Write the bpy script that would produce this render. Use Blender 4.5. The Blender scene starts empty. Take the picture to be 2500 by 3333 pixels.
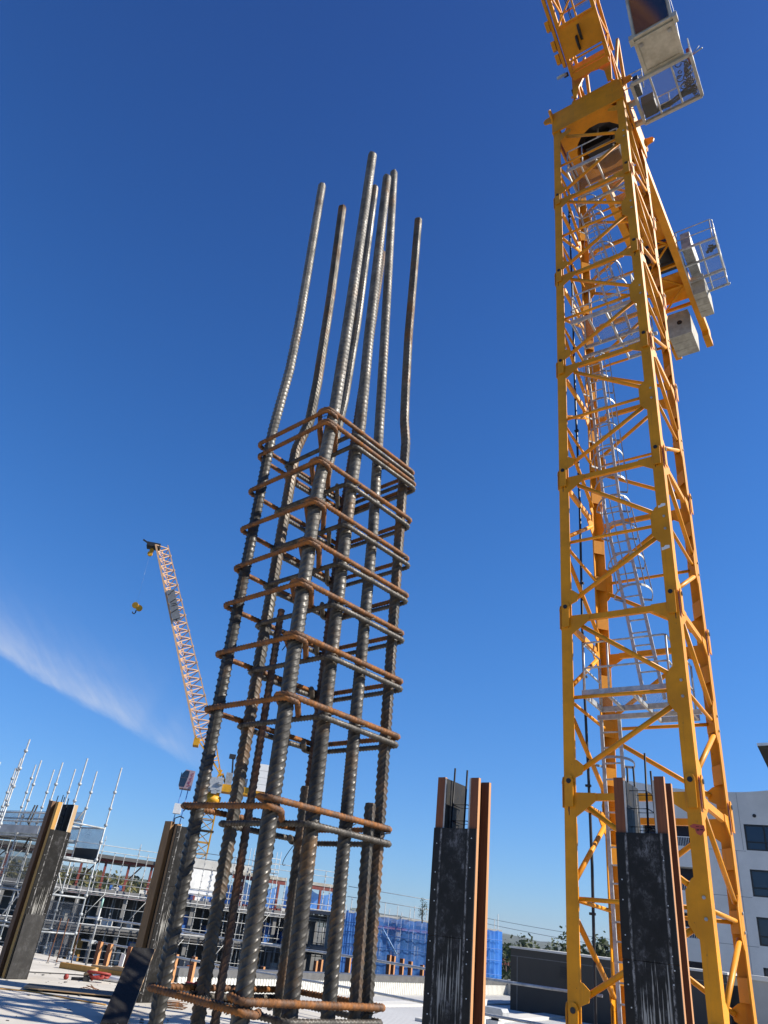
import bpy, math, random
import numpy as np
from mathutils import Vector, Matrix
RD = math.radians
random.seed(7)
rng = np.random.default_rng(7)
scene = bpy.context.scene
COL = scene.collection

# ------------------------------------------------------------------ camera
EYE = Vector((0, 0, 1.65))
P, RO = RD(30.07), RD(6.93)
F = Vector((0, math.cos(P), math.sin(P)))
R0 = Vector((1, 0, 0)); U0 = Vector((0, -math.sin(P), math.cos(P)))
CR = math.cos(RO) * R0 + math.sin(RO) * U0
CU = -math.sin(RO) * R0 + math.cos(RO) * U0
cam = bpy.data.cameras.new("camera"); camo = bpy.data.objects.new("camera", cam); COL.objects.link(camo)
M = Matrix.Identity(4)
for i in range(3):
    M[i][0] = CR[i]; M[i][1] = CU[i]; M[i][2] = -F[i]; M[i][3] = EYE[i]
camo.matrix_world = M
cam.sensor_fit = 'VERTICAL'; cam.sensor_height = 24; cam.lens = 24 * 2316 / 3333
cam.clip_start = 0.05; cam.clip_end = 30000
scene.camera = camo

# ------------------------------------------------------------------ light
SUN_EL, SUN_AZ = RD(38), RD(95)           # azimuth clockwise from +Y (the view direction)
SD = Vector((math.cos(SUN_EL) * math.sin(SUN_AZ), math.cos(SUN_EL) * math.cos(SUN_AZ), math.sin(SUN_EL)))
sl = bpy.data.lights.new("sun", 'SUN'); sl.energy = 5.0; sl.angle = RD(0.5); sl.color = (1, 0.93, 0.82)
so = bpy.data.objects.new("sun", sl); COL.objects.link(so)
so.rotation_euler = SD.to_track_quat('Z', 'Y').to_euler()
w = bpy.data.worlds.new("World"); scene.world = w; w.use_nodes = True
nt = w.node_tree; nt.nodes.clear()
def wn(t, **k):
    n = nt.nodes.new(t)
    for a, b in k.items(): setattr(n, a, b)
    return n
sky = wn('ShaderNodeTexSky', sky_type='NISHITA', sun_disc=False, sun_elevation=SUN_EL, sun_rotation=SUN_AZ,
         altitude=50, air_density=1.0, dust_density=0.15, ozone_density=3.0)
def wmath(op, a, b=None, c=None):
    n = wn('ShaderNodeMath', operation=op)
    for i, v in enumerate((a, b, c)):
        if v is None: continue
        if isinstance(v, (int, float)): n.inputs[i].default_value = v
        else: nt.links.new(v, n.inputs[i])
    return n.outputs[0]
tc = wn('ShaderNodeTexCoord')
szz = wn('ShaderNodeSeparateXYZ'); nt.links.new(tc.outputs['Generated'], szz.inputs[0])
zz_ = wmath('MAXIMUM', szz.outputs[2], 0.0)
sep = wn('ShaderNodeSeparateColor'); nt.links.new(sky.outputs[0], sep.inputs[0])
hsv = wn('ShaderNodeCombineColor')          # the clear deep blue of this day: per-colour response and a gentle change with height
for i_, (pw_, gn_, c1_, c2_) in enumerate(((1.026, .468, -.513, .064), (.93, .755, .731, -1.137), (.864, 1.308, .76, -.952))):
    e_ = wmath('POWER', 2.71828, wmath('ADD', wmath('MULTIPLY', zz_, c1_), wmath('MULTIPLY', wmath('MULTIPLY', zz_, zz_), c2_)))
    nt.links.new(wmath('MULTIPLY', wmath('MULTIPLY', wmath('POWER', sep.outputs[i_], pw_), gn_), e_), hsv.inputs[i_])
# thin cirrus streak: a band along a great circle of the sky, broken up by noise
def sdir(az, el): return Vector((math.cos(RD(el)) * math.sin(RD(az)), math.cos(RD(el)) * math.cos(RD(az)), math.sin(RD(el))))
ca, cb = sdir(-27.2, 13.6), sdir(-11.6, 8.7)
cn = ca.cross(cb).normalized()
if cn.z < 0: cn = -cn
def wdot(v):
    n = wn('ShaderNodeVectorMath', operation='DOT_PRODUCT'); nt.links.new(tc.outputs['Generated'], n.inputs[0]); n.inputs[1].default_value = v
    return n.outputs['Value']
def wramp(x, a, b, lo=0.0, hi=1.0):
    n = wn('ShaderNodeMapRange'); n.interpolation_type = 'SMOOTHSTEP'; nt.links.new(x, n.inputs[0])
    for i, q in enumerate((a, b, lo, hi)): n.inputs[i + 1].default_value = q
    return n.outputs[0]
def wnoise(v, sc, det, rough=.6, dist=0.0):
    n = wn('ShaderNodeTexNoise'); n.inputs['Scale'].default_value = sc; n.inputs['Detail'].default_value = det; n.inputs['Roughness'].default_value = rough; n.inputs['Distortion'].default_value = dist
    nt.links.new(v, n.inputs['Vector']); return n.outputs[0]
al = (cb - ca).normalized(); d0 = ca.dot(al); d1 = cb.dot(al)
dperp, dal = wdot(cn), wdot(al)
mp = wn('ShaderNodeCombineXYZ'); nt.links.new(wmath('MULTIPLY', dperp, 26), mp.inputs[0]); nt.links.new(wmath('MULTIPLY', dal, 9), mp.inputs[1])
mp2 = wn('ShaderNodeCombineXYZ'); nt.links.new(wmath('ADD', wmath('MULTIPLY', dperp, 60), wmath('MULTIPLY', dal, 30)), mp2.inputs[0]); nt.links.new(wmath('MULTIPLY', dal, 14), mp2.inputs[1])
n_big, n_fib = wnoise(mp.outputs[0], 1.3, 8, .62, .5), wnoise(mp2.outputs[0], 1.2, 8, .68, .4)
pp_ = wmath('ADD', dperp, wmath('MULTIPLY', wmath('SUBTRACT', n_big, .5), .022))
edge_ = wramp(pp_, -.006, .010); fade_ = wmath('POWER', 2.71828, wmath('MULTIPLY', wmath('MAXIMUM', pp_, 0.0), -40.0))
tail_ = wramp(dal, d1 + .07, d1 - .14); gap_ = wmath('SUBTRACT', 1, wmath('MULTIPLY', wramp(wmath('ABSOLUTE', wmath('SUBTRACT', dal, d1 - .075)), .025, .005), .45))
front = wmath('GREATER_THAN', szz.outputs[1], 0.5)
tex_ = wmath('ADD', .55, wmath('MULTIPLY', wramp(n_fib, .25, .75), .5))
cm = wmath('MULTIPLY', wmath('MULTIPLY', wmath('MULTIPLY', edge_, fade_), wmath('MULTIPLY', tail_, gap_)), wmath('MULTIPLY', wmath('MULTIPLY', tex_, front), .70))
cmix = wn('ShaderNodeMixRGB'); cmix.inputs[2].default_value = (5.6, 5.9, 6.5, 1)
nt.links.new(cm, cmix.inputs[0]); nt.links.new(hsv.outputs[0], cmix.inputs[1])
bg = wn('ShaderNodeBackground'); bg.inputs['Strength'].default_value = 0.0695
out = wn('ShaderNodeOutputWorld')
nt.links.new(cmix.outputs[0], bg.inputs['Color']); nt.links.new(bg.outputs[0], out.inputs['Surface'])
scene.view_settings.view_transform = 'Standard'; scene.view_settings.look = 'None'
scene.view_settings.gamma = 1; scene.view_settings.use_curve_mapping = False
scene.view_settings.exposure = 0.90

# ------------------------------------------------------------------ materials
def hexlin(r, g, b):
    f = lambda c: (c / 255 / 12.92) if c / 255 <= 0.04045 else ((c / 255 + 0.055) / 1.055) ** 2.4
    return (f(r), f(g), f(b), 1)
K = 0.70                                      # reflectance scale shared by most materials, lowered to suit the exposure
class NB:
    def __init__(s, name):
        s.m = bpy.data.materials.new(name); s.m.use_nodes = True; s.t = s.m.node_tree
        s.b = s.t.nodes['Principled BSDF']; s.o = s.t.nodes['Material Output']
        s.tc = s.t.nodes.new('ShaderNodeTexCoord')
    def n(s, t, **k):
        n = s.t.nodes.new(t)
        for a, b in k.items(): setattr(n, a, b)
        return n
    def l(s, a, b): s.t.links.new(a, b)
    def vec(s, scale=(1, 1, 1), coord='Object'):
        mp = s.n('ShaderNodeMapping'); mp.inputs['Scale'].default_value = scale; s.l(s.tc.outputs[coord], mp.inputs[0]); return mp.outputs[0]
    def noise(s, scale, detail=6, rough=0.6, v=None, dist=0):
        n = s.n('ShaderNodeTexNoise'); n.inputs['Scale'].default_value = scale; n.inputs['Detail'].default_value = detail
        n.inputs['Roughness'].default_value = rough; n.inputs['Distortion'].default_value = dist
        s.l(v if v is not None else s.vec(), n.inputs['Vector']); return n.outputs[0]
    def ramp(s, x, a, b, lo=0, hi=1):
        n = s.n('ShaderNodeMapRange'); n.interpolation_type = 'SMOOTHSTEP'; s.l(x, n.inputs[0])
        for i, q in enumerate((a, b, lo, hi)): n.inputs[i + 1].default_value = q
        return n.outputs[0]
    def math(s, op, a, b=None):
        n = s.n('ShaderNodeMath', operation=op)
        for i, v in enumerate((a, b)):
            if v is None: continue
            if isinstance(v, (int, float)): n.inputs[i].default_value = v
            else: s.l(v, n.inputs[i])
        return n.outputs[0]
    def mix(s, f, a, b):
        n = s.n('ShaderNodeMixRGB')
        for i, v in enumerate((f, a, b)):
            if isinstance(v, (int, float)): n.inputs[i].default_value = v
            elif isinstance(v, (tuple, list)): n.inputs[i].default_value = tuple(v) if len(v) == 4 else (*v, 1)
            else: s.l(v, n.inputs[i])
        return n.outputs[0]
    def col(s, c):
        if isinstance(c, (tuple, list)): s.b.inputs['Base Color'].default_value = tuple(c) if len(c) == 4 else (*c, 1)
        else: s.l(c, s.b.inputs['Base Color'])
    def pr(s, rough=0.6, metal=0.0, spec=None):
        if isinstance(rough, (int, float)): s.b.inputs['Roughness'].default_value = rough
        else: s.l(rough, s.b.inputs['Roughness'])
        s.b.inputs['Metallic'].default_value = metal
        if spec is not None: s.b.inputs['Specular IOR Level'].default_value = spec
    def bump(s, h, st=0.3, d=0.01):
        n = s.n('ShaderNodeBump'); n.inputs['Strength'].default_value = st; n.inputs['Distance'].default_value = d
        s.l(h, n.inputs['Height']); s.l(n.outputs[0], s.b.inputs['Normal'])
def simple(name, c, rough=0.6, metal=0, var=0.25, scale=3, bump=0, dark=None, vs=(1, 1, 1)):
    c = tuple(x * K for x in c[:3]); dark = tuple(x * K for x in dark) if dark else None
    a = NB(name); n = a.noise(scale, 8, 0.65, a.vec(vs))
    d = dark or tuple(x * (1 - var) for x in c[:3])
    l = tuple(min(1, x * (1 + var * 0.35)) for x in c[:3])
    a.col(a.mix(a.ramp(n, 0.32, 0.68), d, l)); a.pr(rough, metal)
    if bump: a.bump(a.noise(scale * 8, 4), bump, 0.004)
    return a.m
def steel(name, base, rust, lo, hi, metal=0.45, rough=0.5, seed=0.0, low=None):
    base = tuple(x * K for x in base); rust = tuple(x * K for x in rust)
    a = NB(name); v = a.vec((1, 1, 0.55))
    n1 = a.noise(9 + seed, 9, 0.7, v); n2 = a.noise(60, 4, 0.6)
    c = a.mix(a.ramp(n2, 0.3, 0.7), tuple(x * 0.72 for x in base), tuple(x * 1.2 for x in base))
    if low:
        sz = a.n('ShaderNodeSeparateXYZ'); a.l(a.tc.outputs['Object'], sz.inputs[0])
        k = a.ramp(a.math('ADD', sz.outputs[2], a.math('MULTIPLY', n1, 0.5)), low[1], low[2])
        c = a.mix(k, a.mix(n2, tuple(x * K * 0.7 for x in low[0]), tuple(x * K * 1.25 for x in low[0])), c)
    r2 = a.mix(n2, tuple(x * 0.55 for x in rust), rust)
    f = a.ramp(n1, lo, hi); a.col(a.mix(f, c, r2))
    n4 = a.noise(22, 6, 0.75, a.vec((1, 1, 0.4)))
    c9 = a.n('ShaderNodeMixRGB'); c9.blend_type = 'MULTIPLY'; c9.inputs[0].default_value = 1; a.l(a.mix(f, c, r2), c9.inputs[1]); a.l(a.mix(a.ramp(n4, 0.35, 0.65), (.55, .55, .56), (1.25, 1.22, 1.16)), c9.inputs[2]); a.col(c9.outputs[0])
    rg = a.n('ShaderNodeMath', operation='MAXIMUM'); a.l(a.ramp(n4, 0.35, 0.65, 0.72, rough - .04), rg.inputs[0]); a.l(a.ramp(f, 0, 1, 0.3, 0.88), rg.inputs[1])
    a.pr(rg.outputs[0], metal, .5); a.bump(n2, 0.5, 0.002)
    return a.m
MT = {}
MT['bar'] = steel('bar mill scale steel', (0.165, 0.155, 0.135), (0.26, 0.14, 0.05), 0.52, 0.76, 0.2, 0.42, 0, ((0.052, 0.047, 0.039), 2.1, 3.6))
MT['barb'] = steel('bar steel with painted shade', (0.19, 0.18, 0.16), (0.14, 0.075, 0.03), 0.56, 0.72, 0.15, 0.42, 1, ((0.030, 0.028, 0.024), 3.3, 3.7))  # shade from neighbouring bars painted in as near-black colour below the upper ties
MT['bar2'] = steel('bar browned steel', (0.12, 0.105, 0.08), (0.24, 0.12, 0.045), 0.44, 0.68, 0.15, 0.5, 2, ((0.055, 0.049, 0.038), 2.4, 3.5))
MT['barr'] = steel('starter bar rust', (0.075, 0.048, 0.032), (0.22, 0.085, 0.035), 0.42, 0.7, 0.1, 0.7, 4)
MT['tier'] = steel('tie orange rust', (0.12, 0.06, 0.03), (0.40, 0.15, 0.028), 0.34, 0.60, 0.1, 0.75, 5)
MT['tied'] = steel('tie dark steel', (0.085, 0.075, 0.062), (0.16, 0.095, 0.055), 0.5, 0.75, 0.15, 0.5, 3)
MT['wire'] = simple('black tie wire', (0.02, 0.02, 0.02), 0.5, 0.5)
def paint(name, c, rough=0.42):
    c = tuple(x * .86 for x in c)
    a = NB(name); n = a.noise(1.3, 9, 0.62); n2 = a.noise(16, 6, 0.7); n3 = a.noise(2.2, 8, 0.75, a.vec((6, 6, 0.5)))
    cc = a.mix(a.ramp(n, 0.35, 0.7), tuple(x * 0.74 for x in c), c)
    cc = a.mix(a.math('MULTIPLY', a.ramp(n2, 0.63, 0.72), 0.75), cc, (0.10, 0.045, 0.02))
    cc = a.mix(a.math('MULTIPLY', a.ramp(n3, 0.52, 0.75), 0.5), cc, (0.30, 0.15, 0.03))
    a.col(cc); a.pr(rough + .08, 0, .28); a.bump(n2, 0.08, 0.003); return a.m
MT['yellow'] = paint('crane yellow paint', (0.86, 0.338, 0.006))
MT['yellow2'] = paint('far crane yellow paint', (0.80, 0.40, 0.02))
MT['jibtan'] = paint('far crane jib paint', (0.80, 0.50, 0.28))
MT['galv'] = simple('galvanised steel', (0.62, 0.64, 0.64), 0.45, 0.15, 0.3, 9)
MT['tube'] = simple('scaffold tube steel', (0.50, 0.53, 0.54), 0.5, 0.15, 0.4, 4)
MT['galvd'] = simple('weathered galvanised steel', (0.48, 0.49, 0.48), 0.5, 0.15, 0.35, 5)
MT['alu'] = simple('bright aluminium', (0.85, 0.86, 0.86), 0.4, 0.15, 0.15, 9)
MT['dark'] = simple('dark machinery', (0.02, 0.02, 0.022), 0.6)
MT['hole'] = simple('oily black pin', (0.012, 0.012, 0.012), 0.45)
MT['cream'] = simple('cream cab paint', (0.72, 0.68, 0.56), 0.45, 0, 0.14, 2.5, dark=(0.50, 0.46, 0.36))
MT['white'] = simple('white paint', (1.12, 1.11, 1.06), 0.5, 0, 0.12, 2)
MT['cwt'] = simple('counterweight concrete', (0.55, 0.52, 0.45), 0.85, 0, 0.3, 3, 0.3)
MT['cwtw'] = simple('pale counterweight concrete', (0.70, 0.69, 0.64), 0.85, 0, 0.12, 1.5)
MT['rubber'] = simple('black cable rubber', (0.015, 0.015, 0.016), 0.5)
def formply(name, streak=True, grey=0.0, x0=0.09, x1=0.41, scuffs=0.8, spec=.3):
    a = NB(name)
    v = a.vec(); sx = a.n('ShaderNodeSeparateXYZ'); a.l(v, sx.inputs[0])
    X, Z = sx.outputs[0], sx.outputs[2]
    n1 = a.noise(5, 10, 0.72); n2 = a.noise(28, 8, 0.75, a.vec((1, 1, 0.5)))
    base = a.mix(a.ramp(n1, 0.35, 0.7), (0.0055 + grey, 0.005 + grey * .96, 0.0042 + grey * .92), (0.012 + grey * 1.5, 0.011 + grey * 1.45, 0.0095 + grey * 1.4))
    scuff = a.math('MULTIPLY', a.ramp(n1, 0.47, 0.66), a.ramp(n2, 0.42, 0.66))
    inside = a.math('MULTIPLY', a.ramp(X, x0 + 0.02, x0 + 0.04), a.ramp(X, x1 - 0.02, x1 - 0.04))
    c = a.mix(a.math('MULTIPLY', a.math('MULTIPLY', scuff, inside), scuffs), base, (0.20, 0.20, 0.21))
    for xe in (x0, x1):
        ln = a.ramp(a.math('ABSOLUTE', a.math('SUBTRACT', a.math('ADD', X, a.math('MULTIPLY', n1, 0.02)), xe + 0.01)), 0.016, 0.002)
        c = a.mix(a.math('MULTIPLY', ln, a.ramp(n2, 0.42, 0.62, 0, 0.75)), c, (0.36, 0.35, 0.34))
    if streak:
        dr = a.math('ADD', a.noise(52, 3, 0.6, a.vec((1, 1, 0.028))), a.math('MULTIPLY', a.math('SUBTRACT', a.noise(6, 4, 0.6, a.vec((1, 1, 0.35))), 0.5), 0.55)); low = a.math('MULTIPLY', a.ramp(Z, 1.66, 1.6), a.ramp(Z, 0.4, 1.3))
        c = a.mix(a.math('MULTIPLY', a.math('MULTIPLY', a.ramp(dr, 0.55, 0.63), low), a.math('MULTIPLY', inside, 0.85)), c, (0.34, 0.33, 0.30))
    sp = a.noise(120, 2, 0.5); c = a.mix(a.ramp(sp, 0.74, 0.8, 0, 0.5), c, (0.4, 0.4, 0.4))
    a.col(c); a.pr(a.ramp(n2, 0.3, 0.7, 0.45, 0.7), 0, spec); a.bump(n2, 0.08, 0.002); return a.m
MT['ply'] = formply('black formply')
MT['plyg'] = formply('grey worn formply', True, 0.0, scuffs=.28, spec=.16)
MT['plyl'] = formply('plain black formply', False, 0.0, -9, 9, 0.06)
MT['plyd'] = formply('dusty grey formply', False, 0.020, -9, 9, 0.2, .2)
MT['plyedge'] = simple('pale ply edge', (0.62, 0.60, 0.56), 0.7)
MT['plywood'] = simple('raw plywood edge', (0.55, 0.36, 0.19), 0.75)
def timber(name, c, c2, edge=None):
    c = tuple(x * K for x in c); c2 = tuple(x * K for x in c2)
    a = NB(name); g = a.noise(14, 6, 0.6, a.vec((3, 3, 0.18))); n = a.noise(1.8, 7, 0.65)
    cc = a.mix(a.ramp(g, 0.3, 0.7), c2, c); cc = a.mix(a.ramp(n, 0.5, 0.8, 0, 0.5), cc, tuple(x * 0.45 for x in c))
    if edge:
        sn = a.n('ShaderNodeSeparateXYZ'); a.l(a.tc.outputs['Normal'], sn.inputs[0])
        cc = a.mix(a.ramp(a.math('ABSOLUTE', sn.outputs[0]), 0.6, 0.8), cc, a.mix(a.ramp(g, 0.3, 0.7), tuple(x * K * .75 for x in edge), tuple(x * K for x in edge)))  # sunlit look put into the paler edge colour, on top of laminate tone
    a.col(cc); a.pr(0.7); a.bump(g, 0.2, 0.003); return a.m
MT['lvl'] = timber('orange laminated timber', (0.27, 0.085, 0.026), (0.17, 0.05, 0.016), (0.72, 0.34, 0.13))
MT['lvlb'] = timber('weathered brown timber', (0.22, 0.11, 0.045), (0.12, 0.055, 0.022))
MT['lvlm'] = timber('tan weathered timber', (0.40, 0.22, 0.085), (0.26, 0.13, 0.045))
MT['lvly'] = timber('yellow timber', (0.62, 0.34, 0.07), (0.48, 0.24, 0.045))
MT['pine'] = timber('pale sawn pine', (0.60, 0.43, 0.24), (0.42, 0.27, 0.13))
def concrete(name, c, sc=0.8):
    c = tuple(x * K for x in c)
    a = NB(name); v = a.vec((1, 1, 1)); n = a.noise(sc, 10, 0.68, v); n2 = a.noise(sc * 14, 6, 0.7, v); n3 = a.noise(sc * 0.35, 4, 0.5, v)
    cc = a.mix(a.ramp(n, 0.3, 0.7), tuple(x * 0.78 for x in c), tuple(min(1, x * 1.08) for x in c))
    cc = a.mix(a.ramp(n2, 0.62, 0.78, 0, 0.35), cc, tuple(x * 0.55 for x in c)); cc = a.mix(a.ramp(n3, 0.55, 0.7, 0, 0.25), cc, (c[0], c[1] * 0.85, c[2] * 0.72)); n5 = a.noise(sc * 2.2, 7, 0.72, v, 0.8); cc = a.mix(a.ramp(n5, 0.60, 0.68, 0, 0.30), cc, tuple(x * 0.62 for x in c))
    a.col(cc); a.pr(0.9); a.bump(n2, 0.2, 0.005); return a.m
MT['slab'] = concrete('site concrete slab', (0.66, 0.62, 0.54))
MT['conc'] = concrete('grey building concrete', (0.26, 0.26, 0.26), 0.3)
MT['concd'] = concrete('dark building concrete', (0.16, 0.155, 0.15), 0.3)
MT['apt'] = concrete('apartment wall render', (1.16, 1.10, 1.0), 0.12)
MT['boxd'] = concrete('dark grey cladding', (0.062, 0.058, 0.051), 0.25)
MT['boxl'] = concrete('light grey cladding', (0.42, 0.42, 0.40), 0.25)
MT['roofw'] = simple('white roof sheet', (0.78, 0.77, 0.72), 0.5, 0, 0.08, 0.4)
MT['cap'] = simple('grey capping', (0.14, 0.14, 0.14), 0.5)
MT['wallw'] = simple('white wall panel', (0.75, 0.74, 0.68), 0.7, 0, 0.06, 0.5)
MT['redst'] = simple('red primer steel', (0.26, 0.055, 0.04), 0.6)
MT['frame'] = simple('black window frame', (0.012, 0.012, 0.013), 0.4)
MT['navy'] = simple('navy recessed wall', (0.018, 0.02, 0.05), 0.6)
MT['orange'] = simple('orange net', (0.65, 0.14, 0.03), 0.7)
MT['redtool'] = simple('red webbing', (0.34, 0.03, 0.02), 0.6)
MT['bluestuff'] = simple('blue tarpaulin', (0.06, 0.2, 0.62), 0.5, 0, 0.3, 0.6)
MT['rusty'] = simple('brown rusty steel', (0.2, 0.085, 0.04), 0.85, 0, 0.5, 12)
MT['redpaint'] = simple('red spray paint', (0.62, 0.09, 0.05), 0.6)
MT['bark'] = simple('bark', (0.09, 0.065, 0.045), 0.9)
MT['earth'] = simple('suburb ground', (0.16, 0.15, 0.11), 0.95, 0, 0.4, 0.02)
MT['hill'] = simple('wooded hillside', (0.10, 0.115, 0.07), 0.95, 0, 0.5, 0.006)
a = NB('dark window glass'); a.col((0.012, 0.022, 0.045)); a.pr(0.08, 0, 0.65); MT['glass'] = a.m
def see_through(name, c, alpha, alpha2=None, sc=3, glow=0.0):
    c = tuple(x * K for x in c)
    a = NB(name); a.col(c); a.pr(0.8)
    tr = a.n('ShaderNodeBsdfTransparent'); mx = a.n('ShaderNodeMixShader')
    n = a.noise(sc, 5, 0.6); a.l(a.ramp(n, 0.35, 0.65, alpha, alpha2 or alpha), mx.inputs[0])
    sh = a.b.outputs[0]
    if glow:
        tl = a.n('ShaderNodeBsdfTranslucent'); tl.inputs[0].default_value = (*[min(1, x * 1.3) for x in c], 1); m2 = a.n('ShaderNodeMixShader'); m2.inputs[0].default_value = glow
        a.l(a.b.outputs[0], m2.inputs[1]); a.l(tl.outputs[0], m2.inputs[2]); sh = m2.outputs[0]
    a.l(tr.outputs[0], mx.inputs[1]); a.l(sh, mx.inputs[2]); a.l(mx.outputs[0], a.o.inputs[0]); return a.m
MT['mesh'] = see_through('expanded metal mesh', (0.34, 0.34, 0.33), 0.17)
MT['net'] = see_through('pale debris netting', (0.45, 0.55, 0.66), 0.35, 0.45)
MT['netd'] = see_through('dark wire fencing', (0.2, 0.21, 0.22), 0.3, 0.38)
MT['blue'] = see_through('blue scaffold mesh', (0.17, 0.52, 1.35), 0.5, 0.8, 0.35, 0.6)
MT['blues'] = see_through('dense blue scaffold mesh', (0.17, 0.52, 1.35), 0.78, 0.95, 0.5, 0.6)
def leafm(name, c):
    c = tuple(x * K for x in c)
    a = NB(name); n = a.noise(0.6, 5, 0.6)
    a.col(a.mix(a.ramp(n, 0.3, 0.7), tuple(x * 0.55 for x in c), tuple(x * 1.3 for x in c))); a.pr(0.7)
    tl = a.n('ShaderNodeBsdfTranslucent'); tl.inputs[0].default_value = (*[x * 1.2 for x in c], 1)
    mx = a.n('ShaderNodeMixShader'); mx.inputs[0].default_value = 0.25
    a.l(a.b.outputs[0], mx.inputs[1]); a.l(tl.outputs[0], mx.inputs[2]); a.l(mx.outputs[0], a.o.inputs[0]); return a.m
MT['leaf'] = leafm('gum foliage', (0.07, 0.10, 0.035))
MT['leafd'] = leafm('dark foliage', (0.035, 0.06, 0.025))
MT['leafo'] = leafm('olive foliage', (0.16, 0.14, 0.03))

# ------------------------------------------------------------------ builders
class MB:
    def __init__(s): s.v = []; s.f = []; s.s = []
    def add(s, vs, fs, smooth=False):
        o = len(s.v); s.v += [tuple(p) for p in vs]
        for i, f in enumerate(fs): s.f.append(tuple(o + k for k in f)); s.s.append(smooth if isinstance(smooth, bool) else smooth[i])
        return s
    def box(s, x0, x1, y0, y1, z0, z1):
        return s.add([(x0, y0, z0), (x1, y0, z0), (x1, y1, z0), (x0, y1, z0), (x0, y0, z1), (x1, y0, z1), (x1, y1, z1), (x0, y1, z1)],
                     [(3, 2, 1, 0), (4, 5, 6, 7), (0, 1, 5, 4), (1, 2, 6, 5), (2, 3, 7, 6), (3, 0, 4, 7)])
    def bar(s, a, b, wd, h, up=(0, 0, 1)):
        a, b = Vector(a), Vector(b); t = (b - a).normalized(); u = Vector(up)
        if abs(t.dot(u)) > 0.98: u = Vector((0, 1, 0)) if abs(t.y) < 0.9 else Vector((1, 0, 0))
        x = t.cross(u).normalized() * wd / 2; y = x.cross(t).normalized() * h / 2
        vs = [p + i * x + j * y for p in (a, b) for i, j in ((-1, -1), (1, -1), (1, 1), (-1, 1))]
        return s.add(vs, [(3, 2, 1, 0), (4, 5, 6, 7), (0, 1, 5, 4), (1, 2, 6, 5), (2, 3, 7, 6), (3, 0, 4, 7)])
    def path(s, pts, r, n=8, closed=False, cap=True):
        pts = [Vector(p) for p in pts]; N = len(pts); vs = []; prev = None
        for i, p in enumerate(pts):
            if closed: t = pts[(i + 1) % N] - pts[i - 1]
            else: t = pts[min(i + 1, N - 1)] - pts[max(i - 1, 0)]
            t = t.normalized()
            if prev is None:
                u = Vector((0, 0, 1)) if abs(t.z) < 0.9 else Vector((1, 0, 0))
                x = t.cross(u).normalized()
            else: x = (prev - t * prev.dot(t)).normalized()
            prev = x; y = t.cross(x); rr = r[i] if isinstance(r, (list, tuple)) else r
            vs += [p + rr * (math.cos(2 * math.pi * k / n) * x + math.sin(2 * math.pi * k / n) * y) for k in range(n)]
        fs = []; m = N if closed else N - 1
        for i in range(m):
            j = (i + 1) % N
            fs += [(i * n + k, i * n + (k + 1) % n, j * n + (k + 1) % n, j * n + k) for k in range(n)]
        sm = [True] * len(fs)
        if not closed and cap: fs += [tuple(range(n - 1, -1, -1)), tuple((N - 1) * n + k for k in range(n))]; sm += [False, False]
        return s.add(vs, fs, sm)
    def tube(s, a, b, r, n=8): return s.path([a, b], r, n)
    def disc(s, c, axis, r, h, n=14):
        c = Vector(c); ax = Vector(axis).normalized(); return s.path([c - ax * h / 2, c + ax * h / 2], r, n)
    def prism(s, poly, o, ux, uy, th):
        o, ux, uy = Vector(o), Vector(ux), Vector(uy); nrm = ux.cross(uy).normalized() * th; n = len(poly)
        vs = [o + ux * x + uy * y for x, y in poly]; vs += [p + nrm for p in vs]
        fs = [tuple(range(n - 1, -1, -1)), tuple(range(n, 2 * n))] + [(i, (i + 1) % n, n + (i + 1) % n, n + i) for i in range(n)]
        return s.add(vs, fs)
    def quad(s, a, b, c, d): return s.add([a, b, c, d], [(0, 1, 2, 3)])
    def ball(s, c, r, n=10, sz=1.0):
        pts = [(c[0], c[1], c[2] - r * sz * math.cos(math.pi * i / n)) for i in range(n + 1)]
        return s.path(pts, [max(1e-4, r * math.sin(math.pi * i / n)) for i in range(n + 1)], n + 2)
    def build(s, name, mat, parent=None, label=None):
        me = bpy.data.meshes.new(name); me.from_pydata([tuple(p) for p in s.v], [], s.f)
        me.polygons.foreach_set('use_smooth', s.s); me.materials.append(mat if not isinstance(mat, str) else MT[mat]); me.update()
        return link(name, me, parent, label)
def link(name, me, parent=None, label=None):
    o = bpy.data.objects.new(name, me); COL.objects.link(o)
    if parent is not None: o.parent = parent
    if label: o['label'] = label
    return o
def thing(name, loc, rz, label, cat, group=None, kind=None):
    o = bpy.data.objects.new(name, None); COL.objects.link(o); o.empty_display_size = 0.2
    o.location = loc; o.rotation_euler = (0, 0, rz); return tag(o, label, cat, group, kind)
def tag(o, label, cat, group=None, kind=None):
    if label: o['label'] = label
    if cat: o['category'] = cat
    if group: o['group'] = group
    if kind: o['kind'] = kind
    return o
def copy_tree(o, parent=None):
    c = o.copy(); COL.objects.link(c)
    if parent is not None: c.parent = parent
    for ch in list(o.children): copy_tree(ch, c)
    return c
def polar(az, r, z=0): return Vector((math.sin(RD(az)) * r, math.cos(RD(az)) * r, z))
GA = RD(-37.67)                                  # building grid: g2 to the right and nearer, g1 to the right and away
G2 = Vector((math.cos(GA), math.sin(GA), 0)); G1 = Vector((-math.sin(GA), math.cos(GA), 0))

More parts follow.
